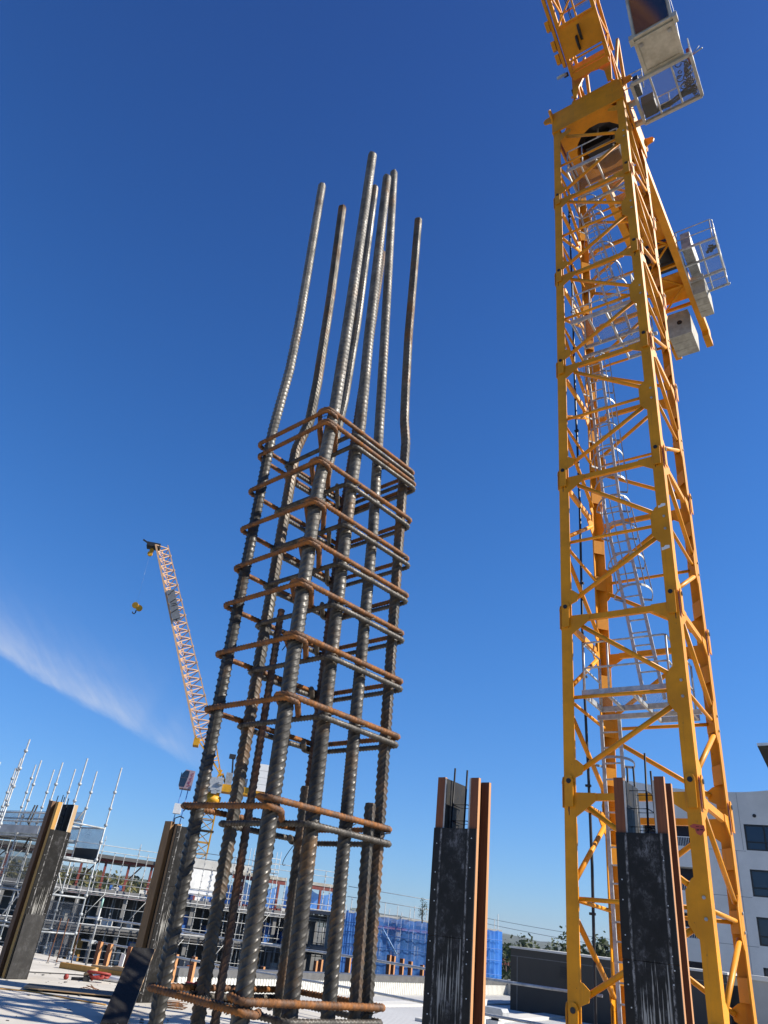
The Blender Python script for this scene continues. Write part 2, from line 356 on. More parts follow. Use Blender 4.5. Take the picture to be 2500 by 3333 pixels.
# ------------------------------------------------------------------ ribbed bars
def ribbed(path, r, rib, pitch, nseg, step, name, mat, parent, lug=0.0, skew=0.35, phase=0.0, arc=0.5):
    pts = np.array(path, float); seg = np.linalg.norm(np.diff(pts, axis=0), axis=1); cum = np.concatenate([[0], np.cumsum(seg)])
    n = max(2, int(cum[-1] / step)); S = np.linspace(0, cum[-1], n)
    Pp = np.stack([np.interp(S, cum, pts[:, k]) for k in range(3)], 1)
    T = np.gradient(Pp, axis=0); T /= np.linalg.norm(T, axis=1)[:, None]
    X = np.zeros_like(T); u = np.array([0, 0, 1.]) if abs(T[0, 2]) < 0.9 else np.array([1., 0, 0])
    x = np.cross(T[0], u); x /= np.linalg.norm(x)
    for i in range(n):
        x = x - T[i] * (x @ T[i]); x /= np.linalg.norm(x); X[i] = x
    Y = np.cross(T, X)
    th = np.linspace(0, 2 * np.pi, nseg, endpoint=False)
    half = np.mod(th + phase, np.pi) / np.pi
    side = np.where(np.mod(th + phase, 2 * np.pi) < np.pi, 1, -1)
    f = np.mod(S[:, None] / pitch + (half - 0.5)[None] * skew * 2 * side[None] + (side[None] > 0) * 0.5, 1)
    h = np.clip(1 - np.abs(f - 0.5) / 0.17, 0, 1); h = h * h * (3 - 2 * h)
    h = h * np.sin(np.pi * half)[None] ** arc
    lg = np.clip(1 - np.minimum(half, 1 - half) / 0.07, 0, 1)[None] * np.ones((n, 1)) * lug
    rad = r + rib * h + lg
    rad[0] *= 0.9; rad[-1] *= 0.95
    V = Pp[:, None, :] + rad[:, :, None] * (np.cos(th)[None, :, None] * X[:, None, :] + np.sin(th)[None, :, None] * Y[:, None, :])
    V = V.reshape(-1, 3); i = np.arange(n - 1)[:, None] * nseg; k = np.arange(nseg)[None]; k2 = (k + 1) % nseg
    Q = np.stack([i + k, i + k2, i + nseg + k2, i + nseg + k], -1).reshape(-1, 4)
    me = bpy.data.meshes.new(name); nf = len(Q) + 2
    me.vertices.add(len(V)); me.vertices.foreach_set('co', V.ravel())
    li = np.concatenate([Q.ravel(), np.arange(nseg)[::-1], (n - 1) * nseg + np.arange(nseg)])
    me.loops.add(len(li)); me.loops.foreach_set('vertex_index', li.astype(np.int32))
    me.polygons.add(nf); ls = np.concatenate([np.arange(len(Q)) * 4, [len(Q) * 4, len(Q) * 4 + nseg]])
    me.polygons.foreach_set('loop_start', ls.astype(np.int32))
    me.update(calc_edges=True); me.validate()
    sm = np.ones(nf, bool); sm[-2:] = False; me.polygons.foreach_set('use_smooth', sm)
    me.materials.append(MT[mat]); me.update()
    return link(name, me, parent)
def fillet(pts, rad, n=6):
    pts = [np.array(p, float) for p in pts]; out = [pts[0]]
    for i in range(1, len(pts) - 1):
        a, b, c = pts[i - 1], pts[i], pts[i + 1]; d1 = (a - b) / np.linalg.norm(a - b); d2 = (c - b) / np.linalg.norm(c - b)
        rr = rad[i] if isinstance(rad, dict) and i in rad else (rad if not isinstance(rad, dict) else rad[0])
        ang = math.acos(max(-1, min(1, d1 @ d2))); tl = min(rr / math.tan(ang / 2), 0.45 * np.linalg.norm(a - b), 0.45 * np.linalg.norm(c - b))
        p0, p1 = b + d1 * tl, b + d2 * tl
        for k in range(n + 1):
            t = k / n; out.append((1 - t) ** 2 * p0 + 2 * t * (1 - t) * b + t * t * p1)
    out.append(pts[-1]); return out

# ------------------------------------------------------------------ setting: ground, slab
g = MB(); N_ = 40; rad_ = [0, 60, 150, 400, 1000, 2500, 6000]
g.v = [(0, 0, -12)] ; 
for r_ in rad_[1:]:
    g.v += [(r_ * math.sin(2 * math.pi * k / N_), r_ * math.cos(2 * math.pi * k / N_), -12 - r_ * 0.002) for k in range(N_)]
for i in range(len(rad_) - 1):
    for k in range(N_):
        if i == 0: g.f.append((0, 1 + (k + 1) % N_, 1 + k))
        else: a0, b0 = 1 + (i - 1) * N_, 1 + i * N_; g.f.append((a0 + k, a0 + (k + 1) % N_, b0 + (k + 1) % N_, b0 + k))
g.s = [False] * len(g.f)
tag(g.build('ground', 'earth'), None, None, None, 'structure')
RP = Vector((-6.47, 22.39, 0))                   # a point on the guard rail line at the slab edge
sp = [RP + G2 * t + G1 * u for t, u in ((-16, 0.25), (13.2, 0.25), (13.2, -1.75), (16.8, -1.75), (16.8, 0.25), (26, 0.25), (26, -24), (-16, -24))]
s_ = MB(); n_ = len(sp); s_.v = [tuple(p) for p in sp] + [(p.x, p.y, -0.3) for p in sp]
s_.f = [tuple(range(n_ - 1, -1, -1)), tuple(range(n_, 2 * n_))] + [(i, (i + 1) % n_, n_ + (i + 1) % n_, n_ + i) for i in range(n_)]
s_.s = [False] * len(s_.f)
tag(s_.build('concrete_slab', 'slab'), None, None, None, 'structure')
def hills(name, az0, az1, r, hf, n=90):
    h = MB(); 
    for i in range(n + 1):
        az = az0 + (az1 - az0) * i / n
        for rr, k in ((r * 0.72, 0), (r * 0.85, 0.55), (r, 1), (r * 1.15, 0.8)):
            z = -12 - 0.002 * rr + (hf(az) + 12 + 0.002 * rr) * k * (1 if k in (0, 1) else 0.9 + 0.2 * math.sin(az * 3 + rr))
            h.v.append(tuple(polar(az, rr, z)))
    for i in range(n):
        for k in range(3): q = i * 4 + k; h.f.append((q, q + 4, q + 5, q + 1)); h.s.append(True)
    return tag(h.build(name, 'hill'), None, None, None, 'structure')
wob = lambda az: 0.10 * math.sin(az * 1.7) + 0.06 * math.sin(az * 4.3 + 1) + 0.03 * math.sin(az * 11)
def hl(az):
    e = 1.45 if az < -20 else max(0.35, 1.45 - (az + 20) * 0.055)
    return 3000 * math.tan(RD(e + wob(az) * 0.6))
def hr(az):
    e = 0.50 - (az - 11) * 0.045 + wob(az) * 0.4
    return 3000 * math.tan(RD(max(0.2, e)))
hills('hillside', -45, -6, 420, lambda az: 1.65 + 420 * math.tan(RD(.42 + .12 * math.sin(az * .9))), 60)
hills('hills', -45, 2, 3000, hl); hills('hills', 1, 45, 3000, hr)

# ------------------------------------------------------------------ rebar cage (the tied column in front)
LN = np.array([-0.031, 0.036])
C0 = np.array([-0.197, 2.0]); tc_ = RD(45.44)
E1 = np.array([math.cos(tc_), math.sin(tc_)]); E2 = np.array([-math.sin(tc_), math.cos(tc_)])
cage = thing('rebar_cage', (0, 0, 0), 0, 'tall tied rebar column cage in the foreground with rusty orange ties', 'rebar cage')
def at(u, v, z): p = C0 + u * E1 + v * E2 + LN * (z - 1.65); return (p[0], p[1], z)
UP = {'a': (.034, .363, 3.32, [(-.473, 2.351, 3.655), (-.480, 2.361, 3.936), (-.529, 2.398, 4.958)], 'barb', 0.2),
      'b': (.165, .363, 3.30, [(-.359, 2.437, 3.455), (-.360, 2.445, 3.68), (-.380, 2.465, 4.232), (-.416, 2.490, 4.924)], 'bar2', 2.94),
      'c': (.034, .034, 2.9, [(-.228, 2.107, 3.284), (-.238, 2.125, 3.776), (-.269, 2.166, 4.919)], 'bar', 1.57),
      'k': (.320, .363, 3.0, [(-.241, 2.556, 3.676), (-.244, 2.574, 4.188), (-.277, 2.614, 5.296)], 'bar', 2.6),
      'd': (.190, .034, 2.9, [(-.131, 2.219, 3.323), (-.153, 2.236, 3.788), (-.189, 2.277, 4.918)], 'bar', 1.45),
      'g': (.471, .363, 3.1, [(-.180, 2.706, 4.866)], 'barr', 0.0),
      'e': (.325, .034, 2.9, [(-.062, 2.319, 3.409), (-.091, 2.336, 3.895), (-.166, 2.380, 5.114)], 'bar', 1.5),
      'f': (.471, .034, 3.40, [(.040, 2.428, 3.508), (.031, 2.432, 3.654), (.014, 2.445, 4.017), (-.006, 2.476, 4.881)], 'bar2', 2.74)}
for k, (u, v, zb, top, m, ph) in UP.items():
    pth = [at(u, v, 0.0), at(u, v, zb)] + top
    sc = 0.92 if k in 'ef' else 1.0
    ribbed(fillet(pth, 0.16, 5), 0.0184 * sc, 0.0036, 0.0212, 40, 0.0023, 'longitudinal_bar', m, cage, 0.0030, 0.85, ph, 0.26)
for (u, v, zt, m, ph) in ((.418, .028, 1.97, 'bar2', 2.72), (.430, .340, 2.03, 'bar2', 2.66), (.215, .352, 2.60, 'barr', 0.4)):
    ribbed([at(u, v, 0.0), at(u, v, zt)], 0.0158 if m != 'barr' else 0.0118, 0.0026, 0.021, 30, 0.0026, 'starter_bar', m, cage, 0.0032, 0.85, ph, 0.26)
LC, WC = 0.505, 0.397
def loop_xy(uv, rz): return [np.array([*(u * E1 + v * E2), z]) for (u, v), z in zip(uv, rz)]
ZT = [3.242, 3.187, 3.017, 2.848, 2.694, 2.545, 2.37, 2.185, 1.901, 1.458]
def tie_path(split):
    uv = [(.115, .155), (.0, .045), (0, 0), (LC, 0), (LC, WC), (0, WC), (0, 0), (.045, 0), (.155, .115)]
    zz = np.linspace(split, -split, 9); zz[0] += 0.004; zz[-1] -= 0.004
    return fillet(loop_xy(uv, zz), {0: 0.03, 2: 0.032, 6: 0.032, 1: 0.03, 7: 0.03}, 7)
def dark_path():
    uv = [(LC - .12, WC - .14), (LC, WC - .045), (LC, WC), (.145, WC), (.145, 0), (LC, 0), (LC, WC), (LC - .05, WC), (LC - .15, WC - .1)]
    return fillet(loop_xy(uv, np.linspace(.007, -.007, 9)), 0.03, 7)
hero = {}
for key, pa, m, ph in (('r1', tie_path(.010), 'tier', .3), ('r2', tie_path(.020), 'tier', 1.2), ('d', dark_path(), 'tied', .7)):
    hero[key] = ribbed(pa, 0.0074, 0.0030, 0.0135, 18, 0.0019, 'tie' if key != 'd' else 'inner_tie', m, cage, 0.0008, 0.55, ph, 0.25)
first = set()
for i, z in enumerate(ZT):
    for key, dz in ((('r2' if i > 7 else 'r1'), 0), ('d', -.021 if i < 8 else -.030)):
        o = hero[key]
        if key in first: o = hero[key].copy(); COL.objects.link(o); o.parent = cage
        first.add(key)
        zz = z + dz; l = LN * (zz - 1.65)
        jit = [0, .004, -.003, .002, .003, -.004, .001, .002, -.002, .002][i]
        o.location = (C0[0] + l[0] + jit, C0[1] + l[1], zz)
        o.rotation_euler = (RD(random.uniform(-.5, .5)), RD(random.uniform(-.5, .5)), RD(random.uniform(-.6, .6)))
for j in range(60):                              # twisted tie wires at the crossings
    i = random.randrange(10); u, v = random.choice([(.034, .034), (.19, .02), (.325, .02), (.471, .02), (.02, .363), (.471, .363), (.165, .38)])
    c = np.array(at(u, v, ZT[i] - 0.005)); wv = MB(); pts = []
    a0 = random.uniform(0, 6.28); ti = random.uniform(.3, .9)
    for k in range(12):
        t = a0 + 2 * math.pi * k / 11 * 0.93; pts.append(c + np.array([math.cos(t) * .026, math.sin(t) * .026, .016 * math.sin(t * 1 + ti) * ti]))
    pts.append(pts[-1] + np.array([random.uniform(-.02, .02), -random.uniform(.01, .03), random.uniform(-.035, .012)]))
    wv.path(pts, 0.0015, 5); wv.build('tie_wire', 'wire', cage)
for (u, v, z) in ((.165, .36, 1.55), (.43, .33, 1.83), (.43, .33, 1.62)):
    c = np.array(at(u, v, z)); MB().path([c + np.array([math.cos(t) * .03 - .02, math.sin(t) * .02, .045 * math.sin(t + 1)]) for t in np.linspace(0, 4, 14)], .0012, 5).build('tie_wire', 'wire', cage)

# ------------------------------------------------------------------ column formwork
def form_column(o, rz, wd, dp, hs, hf, label, mats, joint=1.63, loose=False, lefty=(.02, .26), ty=(.046, .046)):
    ply, t1, t2, tr = mats
    t = thing('column_formwork', o, rz, label, 'formwork', 'column formwork boxes on the slab')
    def panel(x0, x1, y0, y1, z0, z1, m, nm='form_panel'): return MB().box(x0, x1, y0, y1, z0, z1).build(nm, m, t)
    fp = panel(0, wd, 0, .018, joint + .002, hf, ply, 'front_panel'); panel(.001, wd - .001, .001, .019, 0, joint - .002, ply, 'front_panel')
    sc = MB()
    for x in (.045, wd - .045):
        z = .15
        while z < hf - .05:
            sc.disc((x + random.uniform(-.012, .012), -.001, z), (0, 1, 0), .0055, .005, 8); z += random.choice((.16, .27, .35, .10))
    sc.build('screw_heads', 'alu', t)
    panel(.112, wd - .112, dp - .02, dp - .002, 0, hf - .03, 'plyl', 'back_panel')
    for sx, x in ((0, .092), (1, wd - .11)):
        p = panel(x, x + .018, .021, dp - .001, 0, hs, 'plyl', 'side_panel')
        MB().box(x + .0005, x + .0175, .0185, .0205, hf, hs).build('panel_edge', 'plyedge', p)
        for j, y in enumerate(lefty):
            m = (t1, t2)[j] if sx == 0 else (tr, tr)[j]
            dh = random.uniform(-.03, .04)
            MB().box(*((x - .091, x - .001) if sx == 0 else (x + .019, x + .109)), y, y + ty[j], 0, hs + dh).build('timber_stud', m, t)
    if loose:
        MB().box(.03, wd - .03, -.02, -.002, 0.01, 1.12).build('lower_panel', 'plyd', t)
    return t
def thin_cage(o, rz, wd, dp, zt, label, n=4):
    t = thing('rebar_cage', o, rz, label, 'rebar cage', 'thin rebar cages inside formwork')
    for i in range(n):
        x, y = wd * (i % 2) + random.uniform(-.02, .02), dp * (i // 2)
        MB().path([(x, y, .02), (x + random.uniform(-.02, .02), y, zt * .7), (x + random.uniform(-.03, .03), y, zt + random.uniform(-.12, .08))], .010, 6).build('bar', 'wire', t)
    for k in range(int((zt - .35) / .16)):
        z = .3 + .16 * k; MB().path([(-.012, -.012, z), (wd + .012, -.012, z), (wd + .012, dp + .012, z), (-.012, dp + .012, z)], .005, 5, True).build('tie', 'wire', t)
    return t
lv, lb, ly = MT['lvl'], MT['lvlb'], MT['lvly']
form_column((.93, 8.15, 0), GA, .50, .45, 3.11, 2.61, 'black formwork column with orange timbers standing free between rebar cage and yellow mast', (MT['ply'], lv, lv, lv))
form_column((2.49, 7.06, 0), GA, .47, .42, 3.09, 2.63, 'black formwork column with orange timbers standing right in front of the yellow mast', (MT['ply'], lv, lv, lv))
GB = GA + math.pi / 2
form_column((-6.27, 17.02, 0), GB, .50, .45, 3.27, 2.71, 'worn grey formwork column with a yellow timber, beside the scaffold at far left', (MT['plyg'], MT['lvly'], MT['lvlb'], MT['pine']), loose=True, ty=(.09, .14))
c2_ = form_column((-3.37, 15.85, 0), GB, .62, .45, 3.02, 2.98, 'dark formwork column half hidden behind the leftmost bar of the rebar cage', (MT['plyg'], MT['lvlm'], MT['lvlm'], lb), joint=1.9, lefty=(.02, .22), ty=(.06, .20))
hk = MB().path([(.05, .2, 3.0), (.05, .2, 3.12), (.05, .05, 3.16), (.02, -.1, 3.12)], .012, 6); hk.build('lifting_hook', 'dark', c2_)
for (o, rz, zt, lab) in (((1.13, 8.17, 0), GA, 3.22, 'thin dark rebar rising out of the free standing middle formwork column'),
                         ((2.66, 7.12, 0), GA, 3.36, 'thin dark rebar rising out of the formwork column in front of the mast'),
                         ((-6.33, 17.3, 0), GB, 3.5, 'thin rebar rising out of the grey formwork column beside the scaffold')):
    thin_cage(o, rz, .16, .2, zt, lab, 2 if 'middle' in lab else 4)
# leaning loose sheet
lp = thing('plywood_sheet', (-3.93, 14.1, 0), GB, 'narrow black plywood sheet propped at a slant in front of the half hidden formwork column', 'plywood')
l_ = MB(); lp.location = (0, 0, 0); lp.rotation_euler = (0, 0, 0)
b0 = [Vector((-3.215, 12.95, 0.0)), Vector((-2.875, 13.17, 0.0))]; tp = [Vector((-3.40, 14.62, .886)), Vector((-3.06, 14.84, .886))]
nn = (b0[1] - b0[0]).cross(tp[0] - b0[0]).normalized() * .018
if nn.y > 0: nn = -nn
l_.v = [tuple(p) for p in (b0[0], b0[1], tp[1], tp[0])] + [tuple(p + nn) for p in (b0[0], b0[1], tp[1], tp[0])]
l_.f = [(0, 1, 2, 3), (7, 6, 5, 4), (0, 4, 5, 1), (1, 5, 6, 2), (2, 6, 7, 3), (3, 7, 4, 0)]; l_.s = [False] * 6
l_.build('sheet_face', 'plyl', lp)
MB().bar(b0[1] + nn / 2 + Vector((.003, 0, 0)), tp[1] + nn / 2 + Vector((.003, 0, 0)), .019, .004, (1, -.6, 0)).build('sheet_edge', 'plywood', lp)
MB().box(-3.30, -3.23, 14.62, 14.69, 0, .80).box(-3.26, -3.19, 14.75, 14.82, 0, .80).build('trestle_leg', 'lvlb', lp)

# ------------------------------------------------------------------ the big tower crane
crane = thing('tower_crane', (5.212 + .011 * -.18, 13.072 + .019 * -.18, 0), GA, 'huge yellow luffing tower crane standing close behind the black formwork column', 'crane')
crane.rotation_mode = 'XYZ'
lean = Matrix(((1, 0, .011, 5.210), (0, 1, .019, 13.069), (0, 0, 1, 0), (0, 0, 0, 1))) @ Matrix.Rotation(GA, 4, 'Z')
crane.matrix_world = Matrix.Translation((5.212, 13.072, 0)) @ Matrix.Rotation(RD(-1.09), 4, 'X') @ Matrix.Rotation(RD(.63), 4, 'Y') @ Matrix.Rotation(GA, 4, 'Z')
HS, Z0 = 3.302, .848
def rot4(k, p):
    x, y, z = p
    for _ in range(k): x, y = -y, x
    return Vector((x, y, z))
def section(parent_, top=False):
    s = bpy.data.objects.new('mast_section', None)
    for k in range(4):
        q = lambda *p: rot4(k, p)
        up_ = HS - .25
        def plate(nm, poly, y): MB().prism([(x, z) for x, z in poly], q(0, y, 0), q(1, 0, 0), (0, 0, 1), .022).build(nm, 'yellow', s)
        plate('strut_gusset', [(-1.0, up_ - .32), (-.9, up_ - .32), (-.62, up_ - .12), (-.55, up_ - .06), (-.55, up_ + .06), (-.9, up_ + .07), (-1.0, up_ + .07)], -1.085)
        plate('strut_gusset', [(.62, up_ - .05), (1.0, up_ - .3), (1.0, up_ + .08), (.62, up_ + .07)], -1.085)
        plate('mid_gusset', [(.92, 1.08), (.86, 1.12), (.76, 1.28), (.76, 1.72), (.86, 1.88), (.92, 1.92), (1.0, 1.92), (1.0, 1.08)], -1.085)
        plate('corner_gusset', [(-1.0, .02), (-.78, .12), (-.74, .26), (-.86, .36), (-1.0, .4)], -1.085)
        for cx in (-1.005, 1.005):
            MB().prism([(-.07, -.42), (.07, -.42), (.075, .02), (.05, .085), (0, .105), (-.05, .085), (-.075, .02)], q(cx, -1.138, 0), q(1, 0, 0), (0, 0, 1), .02).disc(q(cx, -1.146, .0), q(0, 1, 0), .072, .03, 14).build('fish_plate', 'yellow', s)
        for bz in (1.36, 1.64): MB().disc(q(1.02, -1.118, bz), q(0, 1, 0), .026, .03, 6).build('bolt', 'galvd', s)
    for k in range(4):
        for cx in (-1.005, 1.005): MB().disc(rot4(k, (cx, -1.162, 0)), rot4(k, (0, 1, 0)), .042, .03, 12).build('pin', 'hole', s)
    for k in range(4):
        q = lambda *p: rot4(k, p)
        L = MB(); z1 = HS - .004
        L.add([q(-1.11, -1.11, .0), q(-.90, -1.11, .0), q(-.90, -1.088, .0), q(-1.088, -1.088, .0), q(-1.088, -.90, .0), q(-1.11, -.90, .0),
               q(-1.11, -1.11, z1), q(-.90, -1.11, z1), q(-.90, -1.088, z1), q(-1.088, -1.088, z1), q(-1.088, -.90, z1), q(-1.11, -.90, z1)],
              [(0, 1, 7, 6), (1, 2, 8, 7), (2, 3, 9, 8), (3, 4, 10, 9), (4, 5, 11, 10), (5, 0, 6, 11), (5, 4, 3, 2, 1, 0), (6, 7, 8, 9, 10, 11)])
        for zc in (.55, 1.5, 2.45):
            L.prism([(0, -.17), (.265, -.17), (.265, .17), (0, .17)], q(-.905, -1.09, zc), (q(-1.09, -.905, 0) - q(-.905, -1.09, 0)).normalized(), (0, 0, 1), .015)
        L.build('leg', 'yellow', s)
    for k in range(4):
        q = lambda *p: rot4(k, p)
        if not top: MB().bar(q(-.6, -1.055, HS - .25), q(.68, -1.055, HS - .25), .075, .115).build('horizontal_strut', 'yellow', s)
        MB().tube(q(-.92, -1.05, 1.5), q(.8, -1.05, 1.5), .034, 10).build('horizontal_strut', 'yellow', s)
        MB().tube(q(-.82, -1.05, .2), q(.84, -1.05, 1.24), .045, 10).build('diagonal_brace', 'yellow', s)
        MB().tube(q(.84, -1.05, 1.78), q(-.70, -1.05, HS - .42), .045, 10).build('diagonal_brace', 'yellow', s)
    return s
s0 = section(crane); COL.objects.link(s0); s0.parent = crane; s0.location = (0, 0, Z0 - HS)
for k in range(0, 6):
    c = copy_tree(s0, crane); c.location = (0, 0, Z0 + k * HS)
    if k >= 0: c.rotation_euler = (0, 0, 0)
st = section(crane, True); COL.objects.link(st); st.parent = crane; st.location = (0, 0, Z0 + 6 * HS)
base = MB()
for x in (-1.02, 1.02):
    for y in (-1.02, 1.02): base.box(x - .14, x + .14, y - .14, y + .14, -12, Z0 - HS)
base.build('mast_base', 'yellow', crane)
gm = MT['hole']
for z in (Z0 + HS, Z0 + 2 * HS, Z0 + 3 * HS, Z0 + 5 * HS):
    for x in (-1.005, 1.005):
        for j in range(3):
            h = random.uniform(.12, .5); xx = x + random.uniform(-.05, .05)
            MB().prism([(-.006, -h), (.006, -h), (.012, 0), (-.012, 0)], (xx, -1.1402 if h < .36 else -1.1105, z - .06), (1, 0, 0), (0, 0, 1), .0012).build('grease_run', gm, crane)
# stickers and paint marks on the near leg
for z, x, wd, h, m in ((9.35, 1.0, .14, .07, 'white'), (8.4, .99, .15, .08, 'white')):
    MB().prism([(-wd / 2, -h / 2 - .01), (wd / 2, -h / 2 + .02), (wd / 2, h / 2), (0, h / 2 + .01), (-.04, h / 2 - .03), (-wd / 2, h / 2 - .02)], (x, -1.1105, z), (1, 0, 0), (0, 0, 1), .002).build('label_sticker', m, crane)
MB().prism([(-.11, .04), (-.05, .07), (.1, .05), (.11, -.02), (.04, -.1), (-.02, -.07), (-.04, .0), (-.1, .02)], (1.03, -1.1105, 3.43), (1, 0, 0), (0, 0, 1), .0015).build('paint_mark', 'redpaint', crane)
pm = MB()
for x0, x1, z, h in ((-.02, .03, .03, .012), (.045, .085, .025, .012), (-.015, .025, -.015, .026), (.035, .085, -.012, .022)):
    pm.box(1.03 + x0, 1.03 + x1, -1.1135, -1.1125, 3.43 + z - h / 2, 3.43 + z + h / 2)
pm.build('paint_lettering', simple('dark red lettering', (0.15, 0.012, 0.008), .6), crane)
# ladders with hoops
def ladder(a, b, hoops=None, wd=.36):
    a, b = Vector(a), Vector(b); la = MB(); x = Vector((wd / 2, 0, 0)); d = (b - a).normalized()
    for sg in (-1, 1): la.bar(a + sg * x, b + sg * x, .03, .065, (1, 0, 0))
    n = int((b - a).length / .29)
    for i in range(1, n): p = a.lerp(b, i / n); la.tube(p - x, p + x, .016, 6)
    L = la.build('ladder', 'galv', crane)
    if hoops:
        hb = MB(); outw = Vector((.35, -.80, 0)).normalized(); side = Vector((.8, .35, 0)).normalized()
        zs = np.linspace(hoops[0], hoops[1], hoops[2]); strap = [[], [], [], []]
        for z in zs:
            c = a + d * ((z - a.z) / d.z); pts = []
            for k in range(15):
                t = math.pi * (k / 14) ; pts.append(c + side * (-.37 * math.cos(t)) + outw * (.05 + .72 * math.sin(t) ** .8))
            pts = [c - x] + pts + [c + x]
            for i in range(len(pts) - 1): hb.bar(pts[i], pts[i + 1], .012, .046)
            for j, k in enumerate((3, 6, 10, 13)): strap[j].append(pts[k])
        for sgm in strap:
            for i in range(len(sgm) - 1): hb.bar(sgm[i], sgm[i + 1], .022, .008)
        hb.build('safety_cage', 'galvd', L)
ladder((.30, -.15, 5.8), (-.48, .45, 10.7), (8.0, 10.4, 4))
ladder((-.45, .5, 10.3), (-.74, .5, 15.5), (11.0, 14.9, 6))
ladder((.24, .1, 15.4), (-.68, .35, 21.5), (17.0, 21.2, 6))
ladder((-.62, .4, -.5), (-.74, .4, 5.7), (4.75, 4.9, 1))
def platform(z, extra=True):
    fr = MB(); fr.bar((-.80, -.93, z), (.82, -.93, z), .04, .13); fr.bar((-.80, .05, z), (.82, .05, z), .04, .10); fr.bar((-.78, -.91, z), (-.78, .05, z), .04, .10)
    fr.bar((.80, -.91, z), (.80, .95, z), .04, .10); fr.bar((.1, -.91, z - .02), (.1, .95, z - .02), .05, .07); fr.bar((-.95, .3, z - .08), (1.0, .3, z - .08), .05, .09); fr.bar((.1, .93, z), (.82, .93, z), .04, .1)
    fr.bar((-.35, -.91, z - .02), (-.35, .03, z - .02), .04, .05)
    f = fr.build('platform_frame', 'galv', crane)
    MB().box(-.77, .79, -.9, .04, z + .03, z + .042).box(.12, .79, .06, .9, z + .03, z + .042).build('platform_grating', 'mesh', f)
    rl = MB()
    for zz in (.5, 1.0):
        rl.path([(-.76, .0, z + zz), (-.76, -.86, z + zz), (-.72, -.9, z + zz), (.74, -.9, z + zz), (.78, -.86, z + zz), (.78, .85, z + zz)], .02, 8)
    for x, y in ((-.76, -.9), (.78, -.9), (-.76, 0), (.78, .85), (-.3, -.9)): rl.tube((x, y, z), (x, y, z + 1.0), .02, 8)
    rl.build('platform_rail', 'galv', f)
for z in (5.75, 15.46, 21.95): platform(z)
cbm = MB(); cbm.path([(-1.08 + .015 * math.sin(i * 1.3), .0 + .02 * math.cos(i), -6 + i * 1.5) for i in range(20)], .028, 8)
for i in range(12): cbm.box(-1.13, -1.03, -.03, .03, -2 + i * 2.1, -1.96 + i * 2.1)
cbm.build('power_cable', 'rubber', crane)
# slewing collar
ZC = 23.97
cl = MB()
bp = [(-1.13, 0), (-1.02, -.02), (1.02, -.02), (1.13, 0), (1.13, .55), (1.24, .66), (1.40, .72), (1.44, .84), (1.38, .95), (1.24, .98), (1.12, 1.05), (-1.12, 1.05), (-1.24, .98), (-1.38, .95), (-1.44, .84), (-1.40, .72), (-1.24, .66), (-1.13, .55)]
for k in range(4):
    cl.prism(bp, rot4(k, (0, -1.10, ZC)), rot4(k, (1, 0, 0)), (0, 0, 1), .05)
    for x in (-.5, 0, .5): cl.bar(rot4(k, (x, -1.115, ZC + .3)), rot4(k, (x, -1.115, ZC + 1.02)), .025, .03)
    cl.bar(rot4(k, (-1.0, -1.125, ZC + 1.0)), rot4(k, (1.0, -1.125, ZC + 1.0)), .06, .05)
n8 = 16; vs, fs = [], []
for k in range(n8):
    t = 2 * math.pi * (k + .5) / n8; vs.append((.05 + .80 * math.cos(t), .12 + .80 * math.sin(t), ZC + .1))
sq = []
for k in range(n8):
    t = 2 * math.pi * (k + .5) / n8; c, s2 = math.cos(t), math.sin(t); m_ = 1.05 / max(abs(c), abs(s2)); sq.append((c * m_, s2 * m_, ZC + .1))
cl.add(vs + sq, [(k, (k + 1) % n8, n8 + (k + 1) % n8, n8 + k) for k in range(n8)])
cl.add([(x, y, z + .9) for x, y, z in vs] + vs, [(k, (k + 1) % n8, n8 + (k + 1) % n8, n8 + k) for k in range(n8)])
for k in range(4): cl.disc(rot4(k, (1.36, -1.12, ZC + .84)), rot4(k, (0, 1, 0)), .05, .09, 10)
clo = cl.build('slewing_collar', 'yellow', crane)
MB().disc((.05, .12, ZC + 1.02), (0, 0, 1), .85, .08, 24).box(-.5, .3, .1, .5, ZC + .35, ZC + .9).box(-.1, .5, -.5, -.3, ZC + .5, ZC + .9).build('slewing_drive', 'dark', crane)
MB().disc((.1, 0, ZC + 1.12), (0, 0, 1), 1.02, .14, 40).build('slewing_ring', 'yellow', crane)
for x, y in ((.0, -.2), (.35, .3)): MB().bar((x, y, ZC + .2), (x + .02, y + .05, ZC + .75), .05, .05).build('drive_pipe', 'alu', crane)
# turret
ZD = ZC + 1.20
tu = MB(); tu.box(-.50, 1.0, -1.05, 1.2, ZD, ZD + .14)
arch = [(-.42, 0), (-.30, 0), (-.22, .55), (-.05, .95), (.2, 1.1), (.45, 1.02), (.62, .75), (.70, 0), (.84, 0), (.86, 1.35), (.86, 2.0), (-.44, 2.0), (-.44, 1.2)]
for y in (-1.08, .55): tu.prism(arch, (0, y, ZD + .14), (1, 0, 0), (0, 0, 1), .05)
for x in (-.42, .82):
    tu.bar((x, -1.02, ZD + .14), (x, .55, ZD + 2.1), .09, .12); tu.bar((x, .5, ZD + .14), (x, -.9, ZD + 2.1), .07, .09)
    tu.bar((x, -1.03, ZD + 2.05), (x, .6, ZD + 2.05), .1, .12); tu.bar((x, 1.05, ZD + .14), (x, .3, ZD + 5.2), .1, .12); tu.bar((x, -.4, ZD + 2.1), (x, .3, ZD + 5.2), .09, .1)
for i in range(7): tu.box(-.48 + .06 * i, -.44 + .06 * i, -1.12, -1.09, ZD + .25 + .27 * i, ZD + .36 + .27 * i)
tuo = tu.build('turret_frame', 'yellow', crane)
